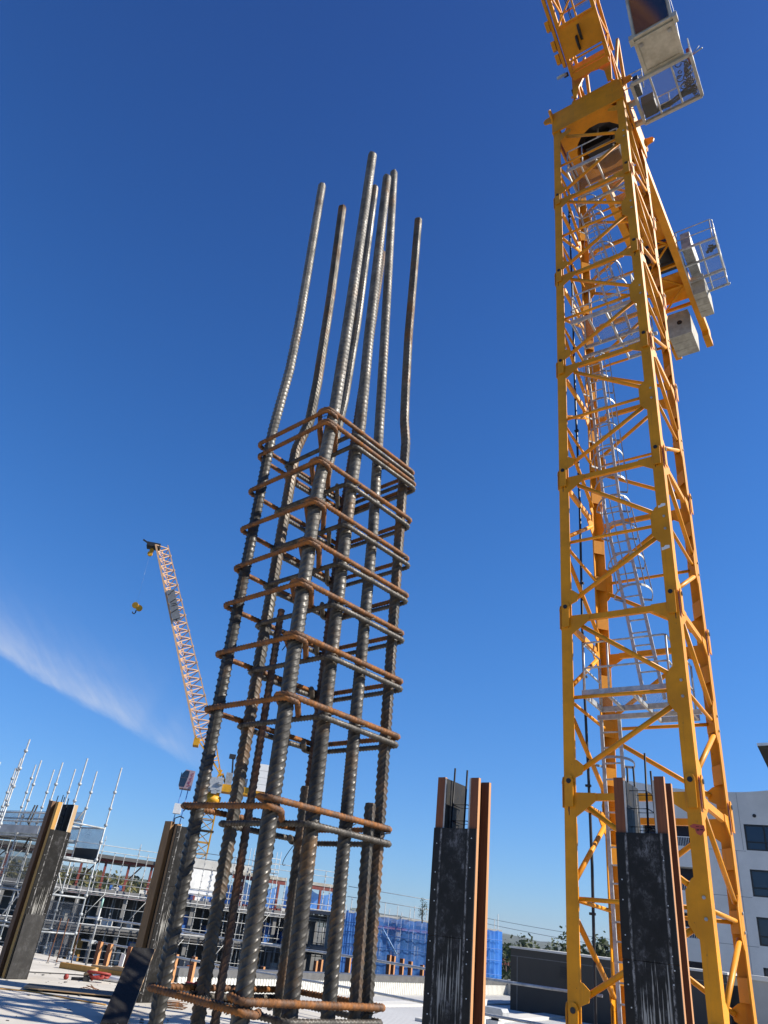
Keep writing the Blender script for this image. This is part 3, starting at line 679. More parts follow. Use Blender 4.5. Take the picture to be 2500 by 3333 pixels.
MB().box(.25, .75, -.2, .5, ZD + .2, ZD + 1.2).build('hydraulic_cabinet', 'galvd', crane)
# jib: lattice box climbing towards the camera
jb = MB(); SL = .66; jd = Vector((0, -1, SL)).normalized(); jn = Vector((0, SL, 1)).normalized()
J0 = Vector((0, -1.35, 26.22))
def jp(x, a, h): return J0 + Vector((x, 0, 0)) + jd * a + jn * h
XL, XR, HJ = -.33, .85, 1.55; LJ = 34
for x in (XL, XR):
    jb.bar(jp(x, 0, .06), jp(x, LJ, .06), .12, .14, jn)
    jb.bar(jp(x, .3, HJ), jp(x, LJ, HJ), .10, .10, jn)
nb = int(LJ / 1.25)
for i in range(nb):
    a0, a1 = .2 + i * 1.25, .2 + (i + 1) * 1.25
    for x in (XL, XR):
        jb.tube(jp(x, a0, .08), jp(x, (a0 + a1) / 2, HJ), .035, 7); jb.tube(jp(x, (a0 + a1) / 2, HJ), jp(x, a1, .08), .035, 7)
    jb.bar(jp(XL, a1, .06), jp(XR, a1, .06), .10, .10, jn)
    if i > 1: jb.tube(jp(XL, a0, .06), jp(XR, a1, .06), .03, 7)
    jb.tube(jp(XL, (a0 + a1) / 2, HJ), jp(XR, (a0 + a1) / 2, HJ), .03, 7)
jo = jb.build('jib', 'yellow', crane)
jp2 = MB(); jp2.prism([(XL, .5), (XR, .5), (XR, 1.4), (XL, 1.4)], J0, (1, 0, 0), jd, .02)
jp2.prism([(XL, -.15), (XR, -.15), (XR, .05), (XL, .05)], J0, (1, 0, 0), jd, .05)
for a_ in (.12, .42, 1.48): jp2.bar(jp(XL, a_, -.02), jp(XR, a_, -.02), .05, .07, jn)
jp2.bar(jp(XL, 1.5, -.01), jp(XR, 2.6, -.01), .05, .06, jn); jp2.bar(jp(.30, 1.4, -.01), jp(.30, 3.4, -.01), .05, .06, jn); jp2.bar(jp(XL, 2.3, -.01), jp(XR, 2.3, -.01), .05, .06, jn)
jp2.build('jib_base_plate', 'yellow', jo)
MB().box(XL + .55, XR - .1, -.01, .01, 0, .001).prism([(.35, 1.7), (.8, 1.7), (.8, 2.9), (.35, 2.9)], J0 + jn * .05, (1, 0, 0), jd, .012).build('walkway_grating', 'mesh', jo)
MB().disc(jp(.14, .8, -.03), (1, 0, 0), .22, .06, 18).disc(jp(.28, 1.05, -.02), (1, 0, 0), .24, .06, 18).build('rope_sheave', 'dark', jo)
rp = MB()
for x in (.1, .14, .3): rp.tube(jp(x, .9, .1), jp(x + .05, 12, .5), .014, 5)
rp.build('hoist_rope', 'rubber', jo)
# hydraulic / pendant bar beside the jib at its left
pb = MB(); pb.bar(jp(XL - .13, .35, -.02), jp(XL - .22, 6.0, .12), .09, .2, jn); 
for a_ in (.5, .9, 1.5): pb.bar(jp(XL - .26, a_, -.05), jp(XL - .26, a_ + .3, -.05), .12, .2, jn)
pb.build('luffing_tie', 'yellow', jo); MB().disc(jp(XL - .30, .15, -.12), jd, .17, .07, 16).build('lamp', 'galv', jo)
MB().tube((-.52, -.9, ZD + 1.0), (-.40, -.9, ZD + 1.0), .09, 10).tube((-.60, -1.4, ZD + 1.25), (-.46, -1.4, ZD + 1.25), .07, 8).build('bumper', 'dark', crane)
# cab on its platform
ZP = 24.22
cb = MB(); U0_, U1_, V0_, V1_ = 1.40, 3.10, -1.22, .14
for x0, x1, y0, y1 in ((U0_, U1_, V0_, V0_), (U0_, U1_, V1_, V1_), (U0_, U0_, V0_, V1_), (U1_, U1_, V0_, V1_)):
    cb.bar((x0, y0, ZP), (x1, y1, ZP), .09, .12)
for x in (1.93, 2.55): cb.bar((x, V0_, ZP + .01), (x, V1_, ZP + .01), .05, .08)
cb.bar((1.0, -.6, ZP + .1), (U0_, -.6, ZP + .1), .12, .16); cb.bar((1.0, .1, ZP + .1), (U0_, .1, ZP + .1), .12, .16)
cpo = cb.build('cab_platform', simple('dirty white steel', (.55, .54, .49), .5), crane)
MB().box(U0_ + .04, U1_ - .04, V0_ + .04, V1_ - .04, ZP + .05, ZP + .06).build('platform_grating', 'mesh', cpo)
rl = MB()
for zz in (.35, .7, 1.05): rl.path([(1.0, V0_ + .25, ZP + zz), (U0_ + .3, V0_ + .25, ZP + zz)], .02, 6)
for zz in (.55, 1.05): rl.path([(U0_, V1_, ZP + zz), (U1_, V1_, ZP + zz), (U1_, V0_ + .1, ZP + zz)], .02, 6)
for x, y in ((U0_ + .3, V0_ + .25), (U0_, V1_), (2.2, V1_), (U1_, V1_), (U1_, V0_ + .1)): rl.tube((x, y, ZP), (x, y, ZP + 1.05), .02, 6)
rl.build('platform_rail', 'galv', cpo)
MB().box(1.47, 1.85, -.42, .05, ZP + .07, ZP + .5).box(1.44, 1.60, -1.15, -.72, ZP + .07, ZP + .5).build('equipment_box', 'dark', cpo)
hs = MB(); hr_ = random.Random(3)
for i in range(46):
    x, y = 2.98 - abs(hr_.gauss(0, .14)), hr_.uniform(-1.12, .05); r_ = hr_.uniform(.03, .10); hs.path([(x + r_ * math.cos(t), y + r_ * math.sin(t), ZP + .08 + .004 * i) for t in np.linspace(0, 5.5, 9)], .016, 5)
for i in range(8): y = hr_.uniform(-.1, .05); hs.path([(1.6, y, ZP + .09), (2.2, y + hr_.uniform(-.05, .05), ZP + .1), (2.9, y - hr_.uniform(0, .25), ZP + .12)], .022, 5)
hs.build('hose_heap', 'dark', cpo)
cabp = [(-1.26, 24.33), (-2.28, 24.33), (-2.36, 24.40), (-2.74, 26.15), (-2.45, 26.7), (-1.26, 26.7)]
cw = MB(); cw.prism([(y, z) for y, z in cabp], (1.84, 0, 0), (0, 1, 0), (0, 0, 1), 1.08)
cab = cw.build('cab', 'cream', crane)
fr = MB(); ZF = 24.30
for x in (1.86, 2.90): fr.box(x - .05, x + .05, -2.30, -1.24, ZF - .02, ZF + .03); fr.bar((x, -2.36, 24.38), (x, -2.76, 26.15), .07, .07, (0, -1, -.2))
for y in (-1.29, -2.25): fr.box(1.91, 2.85, y - .05, y + .05, ZF - .018, ZF + .03)
fr.bar((1.82, -2.37, 24.36), (2.94, -2.37, 24.36), .07, .06)
for x in (1.78, 2.99): fr.box(x - .06, x + .06, -2.42, -2.22, 24.25, 24.5)
fr.build('cab_frame', 'cream', cab)
wn_ = MB(); wn_.add([(1.92, -2.395, 24.48), (2.84, -2.395, 24.48), (2.84, -2.755, 26.1), (1.92, -2.755, 26.1)], [(0, 1, 2, 3)])
wn_.add([(2.926, -2.3, 25.0), (2.926, -1.5, 25.0), (2.926, -1.5, 26.4), (2.926, -2.6, 26.2)], [(0, 1, 2, 3)]); wn_.build('cab_window', 'glass', cab)
kb = MB()
for x in (1.99, 2.77): kb.box(x - .05, x + .05, -2.16, -2.06, ZF - .012, ZF)
for x in (1.99, 2.77): kb.disc((x, -2.11, ZF - .015), (0, 0, 1), .022, .012, 10)
kb.build('lifting_eye', 'galvd', cab)
MB().box(2.99, 3.12, -1.0, -.75, 24.5, 25.0).build('fire_extinguisher', 'redtool', cpo); MB().tube((3.12, -.9, 24.7), (3.42, -1.0, 24.62), .02, 6).tube((3.12, -.9, 24.75), (3.35, -.95, 24.9), .012, 6).build('floodlight_arm', 'galvd', cpo)
# counter jib
ZJ = 25.0; cj = MB()
for x, yb in ((.78, 11.1), (-.55, 11.3)):
    cj.box(x - .13, x + .13, .6, yb, ZJ, ZJ + .42); cj.box(x - .13, x + .13, yb - .5, yb + .25, ZJ - .25, ZJ + .02)
ys = np.linspace(1.2, 9.0, 8)
for i, y in enumerate(ys):
    cj.bar((-.42, y, ZJ + .2), (.65, y, ZJ + .2), .09, .14)
    if i < 7: a_, b_ = ((-.42, y), (.65, ys[i + 1])) if i % 2 else ((.65, y), (-.42, ys[i + 1])); cj.tube((a_[0], a_[1], ZJ + .12), (b_[0], b_[1], ZJ + .12), .045, 7)
cjo = cj.build('counter_jib', 'yellow', crane)
MB().box(-.4, .62, 5.8, 7.2, ZJ + .42, ZJ + 1.5).disc((.1, 6.4, ZJ + .75), (1, 0, 0), .5, .9, 20).build('winch', 'dark', cjo)
MB().box(-.42, .65, 7.4, 8.9, ZJ + .43, ZJ + .47).box(-.42, .65, 3.0, 5.6, ZJ + .43, ZJ + .47).build('deck_plate', 'yellow', cjo)
for i in range(3):
    y0 = 9.06 + i * .42
    MB().prism([(-.36, 0), (.50, 0), (.53, .95), (.46, 1.32), (-.32, 1.32), (-.40, .95)], (0, y0 + .40, 23.7), (1, 0, 0), (0, 0, 1), .40).build('counterweight_block', 'cwt', cjo)
MB().disc((.09, 9.05, 24.4), (0, 1, 0), .1, .05, 16).build('lifting_hole', 'hole', cjo)
for i in range(4): MB().box(.93, 1.40, 7.82 + i * .34, 8.14 + i * .34, 24.35, 25.35).build('counterweight_block', 'cwt', cjo)
MB().box(1.02, 1.36, 6.15, 7.6, ZJ + .07, ZJ + 1.0).build('control_cabinet', 'galvd', cjo)
pf = MB()
for y in (6.06, 6.9, 7.75, 8.55): pf.bar((.92, y, ZJ), (2.22, y - .03 * (y - 6), ZJ), .06, .08)
for x in (.93, 1.65, 2.20): pf.bar((x, 6.06, ZJ), (x - .06, 8.55, ZJ), .05, .06)
pfo = pf.build('side_platform', 'galv', cjo); MB().box(.95, 2.17, 6.08, 8.5, ZJ + .04, ZJ + .05).build('platform_grating', 'mesh', pfo)
rl = MB()
for zz in (.55, 1.05): rl.path([(.85, 6.03, ZJ + zz), (2.15, 6.03, ZJ + zz), (2.2, 6.1, ZJ + zz), (2.13, 8.55, ZJ + zz), (1.0, 8.6, ZJ + zz)], .02, 7)
for x, y in ((.9, 6.03), (2.12, 6.03), (2.2, 6.15), (2.17, 7.3), (2.13, 8.5), (1.1, 8.6)): rl.tube((x, y, ZJ), (x, y, ZJ + 1.05), .024, 7)
rl.build('platform_rail', 'galv', pfo)
rag = MB(); 
for i in range(26): a_ = random.uniform(0, 6.28); r_ = random.uniform(0, .17); x, y = 1.95 + r_ * math.cos(a_) * 1.2, 6.55 + r_ * math.sin(a_); rag.box(x - .05, x + .05, y - .04, y + .05, ZJ + .052 + .001 * i, ZJ + .0525 + .001 * i)
rag.build('rag', 'dark', pfo)

# ------------------------------------------------------------------ the second crane, far off
A2, R2 = -10.1, 95.0
c2o = polar(A2, R2, 0); RZ2 = RD(10.1)
c2 = thing('tower_crane', c2o, RZ2, 'distant yellow luffing crane with its thin jib raised, seen behind the rebar cage', 'crane')
ms = MB(); W2 = .85
for x in (-W2, W2):
    for y in (-W2, W2): ms.bar((x, y, -12), (x, y, 12.4), .17, .17)
zz = -12
while zz < 12:
    for k in range(4):
        q = lambda *p: rot4(k, p)
        ms.bar(q(-W2, -W2, zz), q(W2, -W2, zz), .1, .1); ms.bar(q(-W2, -W2, zz), q(W2, -W2, zz + 1.25), .08, .08); ms.bar(q(W2, -W2, zz + 1.25), q(-W2, -W2, zz + 2.5), .08, .08); ms.bar(q(-W2, -W2, zz + 1.25), q(W2, -W2, zz + 1.25), .07, .07)
    zz += 2.5
ms.build('mast', 'yellow2', c2)
mp_ = MB().box(-1.1, 1.1, -1.1, 1.1, 9.2, 9.3); mp_.build('mast_platform', 'dark', c2)
MB().disc((0, 0, 12.75), (0, 0, 1), 1.15, .8, 24).disc((0, 0, 13.3), (0, 0, 1), .9, .5, 24).build('slewing_ring', 'yellow2', c2)
dk = MB().box(-1.4, 6.9, -1.0, 1.0, 13.75, 14.25).box(.8, 4.4, -1.0, 1.0, 14.25, 14.6); dk.build('machine_deck', 'yellow2', c2)
sv = MB()
for i in range(26): x, y, z = random.uniform(-1.9, .9), random.uniform(-1.2, -.6), random.uniform(13.5, 15.3); h = random.uniform(.1, .35); sv.box(x - h, x + h, y - h, y + h, z - h * .6, z + h * .6)
sv.box(-2.0, 1.0, -1.1, -.7, 13.5, 15.2)
sv.build('slewing_gear', 'galv', c2)
MB().box(1.2, 2.0, -.9, .9, 14.5, 16.0).box(2.2, 3.0, -.9, .9, 14.5, 16.1).box(3.1, 3.9, -.8, .8, 14.5, 15.6).build('winch_housing', 'galvd', c2)
for i in range(4):
    MB().box(4.35, 6.5, -1.15, 1.15, 14.35 + i * .80, 15.12 + i * .80).build('counterweight_block', simple('white counterweight', (1.15, 1.14, 1.08), .8, 0, .06, 1), c2)
MB().bar((5.0, -1.2, 14.2), (6.6, -1.1, 13.95), .3, .25).build('deck_bracket', 'yellow2', c2)
cab2 = MB().prism([(0, 0), (1.35, 0), (1.45, 2.1), (.35, 2.15), (-.15, 1.2), (-.1, .3)], (-4.0, -1.0, 13.45), (1, 0, 0), (0, 0, 1), -1.6); cabo = cab2.build('cab', simple('pale pink cab paint', (.50, .36, .40), .5), c2)
MB().prism([(-.02, .2), (.55, .15), (.75, 1.15), (-.17, 1.15)], (-4.0, -1.015, 13.45), (1, 0, 0), (0, 0, 1), .01).prism([(-.17, 1.22), (.78, 1.22), (.82, 2.0), (.3, 2.05), (.05, 1.7)], (-4.0, -1.015, 13.45), (1, 0, 0), (0, 0, 1), .01).box(-4.14, -4.05, -.95, .55, 13.75, 15.2).build('cab_window', 'glass', cabo)
mk = MB()
for i, (x, z, wd, h, an) in enumerate(((1.02, .35, .3, .1, .5), (.98, .62, .28, .09, -.4), (1.05, .8, .3, .1, .35), (1.1, 1.05, .26, .09, -.2), (1.14, 1.25, .3, .09, .5), (1.16, 1.52, .26, .08, -.3), (1.2, 1.75, .28, .08, .3))):
    mk.bar((-4.0 + x - wd / 2, -1.02, 13.45 + z - an * .12), (-4.0 + x + wd / 2, -1.02, 13.45 + z + an * .12), .012, h)
mk.build('cab_lettering', simple('crimson lettering', (.33, .03, .10), .5), cabo)
MB().tube((-3.6, -.8, 13.45), (-3.8, -.8, 9.6), .05, 6).tube((-2.9, -.8, 13.45), (-3.0, -.8, 9.0), .06, 6).build('cab_leg', 'bluestuff', c2)
MB().box(-4.05, -3.2, -1.2, -.4, 10.6, 11.7).build('cab_ladder_bag', 'white', c2)
# jib triangle: two near chords left, one chord right
jb2 = MB(); B_ = [Vector((-.55, -.5, 16.4)), Vector((.0, .7, 16.5)), Vector((.95, 0, 16.2))]
KN = [Vector((-3.55, -.75, 19.7)), Vector((-2.75, .75, 19.8)), Vector((-1.3, 0, 20.4))]; TP = [Vector((-14.8, -.75, 44.2)), Vector((-14.0, .75, 44.3)), Vector((-13.3, 0, 44.8))]
foot = Vector((.6, 0, 15.6))
ft = MB()
for i in range(3): ft.bar(foot + Vector((0, (-.5, .5, 0)[i], 0)), KN[i], .15, .15)
for i in range(4):
    t = (i + .5) / 4; a_ = foot.lerp(KN[0], t); ft.bar(a_, foot.lerp(KN[2], t), .09, .09); ft.bar(a_, foot.lerp(KN[2], t + .12), .08, .08)
ft.bar((0, 0, 14.3), (.5, 0, 16.3), .3, .3); ft.bar((1.6, 0, 14.3), (.7, 0, 15.9), .25, .25); ft.bar((-.3, 0, 14), (-.9, 0, 16.6), .18, .18)
ft.box(-3.6, -2.9, -.8, .8, 18.6, 19.5)
ft.build('jib_foot', 'yellow2', c2)
for i in range(3): jb2.bar(KN[i], TP[i], .24 if i == 0 else .15, .24 if i == 0 else .15)
NJ = 24
for i in range(NJ):
    t0, t1, tm = i / NJ, (i + 1) / NJ, (i + .5) / NJ
    ps = [[KN[j].lerp(TP[j], t) for j in range(3)] for t in (t0, tm, t1)]
    for j in (0, 1): jb2.bar(ps[0][j], ps[1][2], .10, .10); jb2.bar(ps[1][2], ps[2][j], .10, .10)
    jb2.bar(ps[0][0], ps[1][1], .07, .07); jb2.bar(ps[1][1], ps[2][0], .07, .07); jb2.bar(ps[0][0], ps[0][1], .07, .07)
    if i % 2 == 0: jb2.bar(ps[1][2] + Vector((-.05, 0, 0)), ps[1][2] + Vector((.12, 0, 0)), .3, .25)
jb2o = jb2.build('jib', 'jibtan', c2)
pa = KN[0].lerp(TP[0], .565) + Vector((.15, -.25, 0)); pd = KN[0].lerp(TP[0], .735) + Vector((.15, -.25, 0)); pu = (pd - pa); ln = pu.length; pu.normalize(); px = Vector((pu.z, 0, -pu.x))
MB().prism([(0, 0), (1.05, 0), (1.05, ln), (0, ln)], pa, px, pu, .04).build('name_board', simple('grey name board', (.22, .24, .26), .6), c2)
lt_ = MB()
for x0, y0, x1, y1, tw in ((.1, .25, .95, .35, .09), (.5, .3, .6, .05, .09), (.08, 1.25, .95, 1.6, .12), (.25, 2.15, .95, 2.2, .10), (.3, 2.45, .9, 2.4, .08), (.25, 2.7, .95, 3.0, .12), (.1, 3.75, .5, 3.9, .12), (.55, 4.05, .95, 4.2, .1)):
    y0, y1 = y0 * ln / 4.4, y1 * ln / 4.4; lt_.bar(pa + px * x0 + pu * y0 + Vector((0, -.06, 0)), pa + px * x1 + pu * y1 + Vector((0, -.06, 0)), tw, .02, (0, 1, 0))
lt_.build('board_lettering', 'dark', c2)
tpm = MB(); t_ = TP[0]; tpm.box(t_.x - 1.2, t_.x + .6, -.6, .6, t_.z - .3, t_.z + .35); tpm.bar(t_ + Vector((-1.8, 0, .4)), t_ + Vector((-.4, 0, -.3)), .15, .2); tpm.build('jib_head', 'dark', c2)
MB().disc((t_.x - .5, 0, t_.z - 1.2), (0, 1, 0), .35, .3, 14).disc((t_.x - .4, 0, t_.z - .7), (0, 1, 0), .3, .3, 14).build('jib_head_sheave', 'yellow2', c2)
pl = MB().bar((1.9, 0, 15.9), (1.6, 0, 17.9), .2, .2); pl.box(1.1, 1.9, -.3, .3, 17.8, 18.3); pl.build('floodlight_mast', 'dark', c2)
hkx = -14.9
hb_ = thing('hook_block', c2o + Matrix.Rotation(RZ2, 3, 'Z') @ Vector((hkx, 0, 35.0)), RZ2, 'small yellow crane hook block hanging in the sky left of the thin jib', 'hook block')
MB().disc((-.28, 0, .25), (.2, 1, 0), .42, .28, 18).disc((.30, 0, -.05), (.2, 1, 0), .42, .28, 18).build('sheave', 'yellow2', hb_)
MB().path([(0, 0, -.4), (0, 0, -.75), (-.15, 0, -.95), (-.35, 0, -.85), (-.38, 0, -.7)], .08, 8).build('hook', 'dark', hb_)
MB().tube((-.2, 0, .5), (t_.x - hkx - .5, 0, t_.z - 36.2), .005, 4).build('hoist_rope', 'galv', hb_)

# ------------------------------------------------------------------ guard rail along the slab edge
gr = thing('guard_rail', RP, GA, 'galvanised tube guard rail running along the far edge of the concrete slab', 'railing')
for z, y in ((1.05, 0), (.52, .03)):
    MB().path([(x, y + .01 * math.sin(x), z + .012 * math.sin(x * .9)) for x in np.linspace(-.2, 13.9, 15)], .0245, 10).build('rail', 'galv', gr)
for x, h in ((.35, 1.5), (6.9, 1.35), (2.6, 1.1), (4.6, 1.1), (9.2, 1.1), (11.6, 1.1)):
    po = MB().tube((x, -.05, 0), (x, -.05, h), .0245, 10); po.build('post', 'galvd', gr)
    cpm = MB()
    for z in (1.05, .52): cpm.box(x - .04, x + .04, -.09, .05, z - .04, z + .04)
    cpm.build('coupler', 'galv', gr)
MB().tube((.35, -.05, 1.3), (.35, -.05, 1.52), .027, 10).build('post_cap', simple('mint green plastic', (.35, .62, .55), .5), gr)
g3 = thing('guard_rail', RP + G2 * 16.8, GA, 'galvanised tube guard rail low behind the right hand legs of the mast', 'railing')
for z in (1.05, .52): MB().tube((0, 0, z), (9, 0, z), .0245, 8).build('rail', 'galv', g3)
for x in (.2, 3, 6, 8.8): MB().tube((x, 0, 0), (x, 0, 1.1), .0245, 8).build('post', 'galvd', g3)

# ------------------------------------------------------------------ scaffold at the left
scf = thing('scaffold', (-7.65, 25.3, 0), GA, 'tall galvanised tube scaffold with decks and bare standards at far left', 'scaffold')
def std_mesh(h, bz=-3.0):
    m = MB().tube((0, 0, bz), (0, 0, h), .0245, 8)
    z = .02
    while z < h - .3:
        m.disc((0, 0, z), (0, 0, 1), .055, .07, 8); z += .5
    return m
SX = [0, -1.3, -2.6, -3.9, -5.2, -6.5]; SY = [0, -1.35]
tall = {(0, 0): 5.3, (1, 0): 5.2, (2, 0): 5.3, (3, 0): 5.3, (0, 1): 5.3, (1, 1): 5.2, (2, 1): 5.3, (3, 1): 5.4, (4, 0): 5.5, (4, 1): 5.3, (5, 0): 5.4, (5, 1): 5.4}
for (i, j), h in tall.items():
    o = std_mesh(h).build('standard', 'tube', scf); o.location = (SX[i], SY[j], 0)
o = std_mesh(5.35).build('standard', 'tube', scf); o.location = (.2, -3.55, 0)
def ledger(a, b, r=.0245, m='tube', nm='ledger'): return MB().tube(a, b, r, 8).build(nm, m, scf)
for z in (.5, 1.45, 2.42, 3.42):
    ledger((0, 0, z), (0, -1.35, z)); ledger((-1.3, 0, z), (-1.3, -1.35, z))
    ledger((0, -.02, z), (-1.3, -.02, z)); ledger((0, -1.37, z), (-1.3, -1.37, z))
for z in (.5, 1.45, 2.95, 3.38, 3.64):
    for y in (0, -1.35):
        ledger((-1.3, y - .02, z), (-6.5, y - .02, z))
for i in (2, 3, 4, 5):
    for z in (2.95,): ledger((SX[i], 0, z), (SX[i], -1.35, z))
for (a_, b_) in (((-1.3, -.02, 3.98), (-2.55, -.02, 2.6)), ((-1.3, .03, 1.5), (-2.6, .03, 2.9)), ((-3.9, .03, 1.5), (-2.6, .03, .2)), ((-2.6, -1.38, .0), (-1.3, -1.38, 1.4))): ledger(a_, b_, .022, 'galvd', 'brace')
for k in range(5): MB().box(-1.28, -.02, -1.33 + k * .265, -1.33 + k * .265 + .25, 2.45, 2.49).build('deck_board', 'tube', scf)
for k in range(5): MB().box(-6.45, -1.34, -1.33 + k * .265, -1.33 + k * .265 + .25, 2.98, 3.03).build('deck_board', 'tube', scf)
MB().box(-6.45, -1.35, -1.42, -1.385, 3.03, 3.26).build('toe_board', 'plyedge', scf)
MB().box(-1.27, -.03, .0, .012, 2.52, 3.4).build('netting_screen', 'net', scf); MB().box(-1.27, -.03, -.004, -.002, 2.5, 2.82).build('toe_board', 'boxd', scf)
MB().box(-6.45, -1.35, .0, .012, 3.05, 3.9).build('netting_screen', 'net', scf); MB().box(-6.45, -2.3, .01, .02, 1.4, 2.9).build('netting_screen', 'netd', scf)
MB().box(-2.5, -.03, .005, .015, -.1, 1.3).build('wire_panel', 'netd', scf)
cbl = MB()
for i in range(2): cbl.path([(-2.2 - i * .15, -1.2, 3.9), (-2.25 - i * .15, -1.25, 3.3 + .1 * i), (-2.0, -1.2, 3.1), (-2.15, -1.25, 2.6)], .03, 6)
cbl.build('hanging_cable', 'rubber', scf)

# ------------------------------------------------------------------ things standing and lying on the slab
for az, r, h, tw, lab in ((-17.5, 23.0, .97, 0, 'rusty reinforcing bar standing at the slab edge, middle of three'), (-18.02, 23.0, .97, .02, 'rusty reinforcing bar standing at the slab edge, nearest the grey formwork column'),
                      (-16.6, 22.9, .90, -.02, 'rusty reinforcing bar standing at the slab edge, nearest the stacked timber')):
    p = polar(az, r); o = ribbed([(p.x, p.y, 0), (p.x + tw, p.y, h * .5), (p.x + tw * 1.5, p.y, h)], .013, .003, .03, 10, .008, 'starter_bar', 'rusty', None, .002, .4)
    tag(o, lab, 'rebar', 'starter bars at the slab edge')
for az, r, zb, zt, wdt, lab in ((-15.15, 22.7, 0, .56, .14, 'orange timber soldier at the slab edge right of a guard rail post'), (-14.5, 22.4, 0, .55, .14, 'orange timber soldier at the slab edge behind the white pipe'),
                       (-13.2, 21.7, 0, .57, .15, 'orange timber soldier against the half hidden dark formwork'), (-10.2, 20.7, 0, .57, .12, 'orange timber soldier just right of the leftmost ribbed bar'),
                       (-9.0, 20.3, 0, .58, .14, 'orange timber soldier left of the white gutter wall end')):
    p = polar(az, r); t = thing('timber_soldier', p, GA, lab, 'timber post', 'orange timber soldiers along the slab edges')
    MB().box(-wdt / 2, wdt / 2, -.035, .035, zb, zt).build('plank', 'lvl', t)
    MB().box(-.02, .02, .036, .075, zb, zt * .5).build('prop_block', 'plywood', t)
for az, r, zt, wdt, lab in ((-.9, 38.6, .0, .16, 'orange timber soldier beyond the white parapet, at the foot of the middle rebar'), (-.58, 38.8, .06, .2, 'broad orange timber soldier beyond the white parapet left of the blue mesh'),
                       (1.28, 41, .2, .26, 'orange timber soldier in front of the dark blue mesh, left of a pair'), (1.72, 41.2, .18, .22, 'orange timber soldier in front of the dark blue mesh, right of a pair'),
                       (4.02, 42, .48, .2, 'tallest orange timber soldier before the blue mesh, in a close pair'), (4.33, 42.1, .45, .18, 'orange timber soldier right of the tallest one before the blue mesh'),
                       (4.92, 42.3, .38, .2, 'lone orange timber soldier before the blue mesh'), (5.5, 42.5, .3, .2, 'orange timber soldier before the blue mesh nearest the free standing formwork'),
                       (6.3, 42.8, .2, .18, 'shortest orange timber soldier beside the edge of the free standing formwork'), (-6.9, 36, -.62, .2, 'orange timber soldier low behind the ribbed bars above the white wall'), (-4.4, 37.5, -.4, .2, 'orange timber soldier behind the parapet between two grey ribbed bars')):
    p = polar(az, r); t = thing('timber_soldier', p, GA, lab, 'timber post', 'orange timber soldiers along the slab edges')
    MB().box(-wdt / 2, wdt / 2, -.06, .06, -1.6, zt).build('plank', 'lvl', t)
    MB().box(-.03, .03, .062, .12, -1.6, zt - .8).build('prop_block', 'plywood', t)
ts = thing('timber_stack', (-5.42, 20.6, 0), GA + RD(22), 'loose stack of raw timber offcuts lying on the slab behind the white pipe', 'timber')
for (x0, x1, y0, y1, z0, z1, rz) in ((-.35, 1.5, -.03, .1, 0, .09, .02), (-.9, .1, -.35, -.24, 0, .12, -.05), (-.15, 1.55, .14, .32, .0, .07, .0), (-.25, 1.2, -.02, .15, .092, .14, .06), (.3, 1.5, .0, .2, .142, .17, -.04)):
    o = MB().box(x0, x1, y0, y1, z0, z1).build('plank', 'pine' if z0 > 0 else 'lvly', ts); o.rotation_euler = (0, 0, rz)
pv = thing('plastic_pipe', (-4.95, 18.9, .055), GA + RD(30), 'thick white plastic pipe lying on the slab beside stacked timber', 'pipe')
MB().tube((-.3, 0, 0), (1.7, 0, 0), .055, 16).build('barrel', 'white', pv); MB().tube((-.32, 0, 0), (-.16, 0, 0), .063, 16).build('collar', 'white', pv)
pp = thing('plastic_marker', (-5.25, 21.7, 0), GA, 'white folded plastic marker standing at the slab edge by the orange timbers', 'marker')
MB().prism([(-.06, 0), (.1, 0), (.13, .36), (-.03, .38)], (0, 0, 0), (1, 0, 0), (0, 0, 1), .02).build('panel', 'white', pp); MB().box(-.07, .12, .0, .16, 0, .012).build('foot', 'white', pp)
sh = thing('plywood_sheet', (-4.75, 16.25, 0), RD(13), 'dark formply sheet lying flat on the sunlit slab', 'plywood')
MB().box(-.75, 1.15, -.45, .25, .034, .052).build('sheet_face', 'plyd', sh); MB().box(-.752, 1.152, -.452, .252, .0345, .0515).build('sheet_edge', 'plywood', sh)
for x in (-.5, .9): MB().box(x, x + .08, -.4, .2, 0, .033).build('batten', 'pine', sh)
hn = thing('safety_harness', (-5.12, 18.35, 0), .3, 'heap of red and black harness gear dropped on the slab', 'harness')
hm = MB()
for i in range(5):
    a0 = random.uniform(0, 6); hm.path([(.28 + .13 * math.cos(a0 + t) * (1 + .2 * i), .1 * math.sin(a0 + t), .035 + .02 * i + .07 * abs(math.sin(t * .5 + i))) for t in np.linspace(0, 4.6, 12)], .026, 6)
hm.build('webbing', 'redtool', hn)
MB().path([(-.25, 0, .03), (-.1, .02, .035), (.05, -.02, .05), (.15, .04, .08)], .028, 8).box(-.02, .12, -.06, .05, 0, .09).build('buckle_strap', 'dark', hn); MB().ball((-.36, 0, .05), .055, 8).build('reel', 'redtool', hn)
MB().path([(.0, .05, .1), (.12, 0, .18), (.22, -.03, .2)], .05, 7).build('pouch', 'pine', hn)
h2 = thing('power_tool', (-2.75, 17.9, 0), -.4, 'small red and black tool lying on a sheet near the leftmost rebar', 'tool')
MB().box(-.16, .05, -.06, .06, .12, .24).path([(.0, 0, .2), (.12, .0, .28), (.2, 0, .2)], .035, 7).build('tool_body', 'redtool', h2); MB().box(-.2, -.1, -.05, .05, .0, .13).build('tool_battery', 'dark', h2)
s2 = thing('plywood_sheet', (-2.3, 17.4, 0), GA, 'grey ply sheet on bearers low behind the bottom rebar tie', 'plywood')
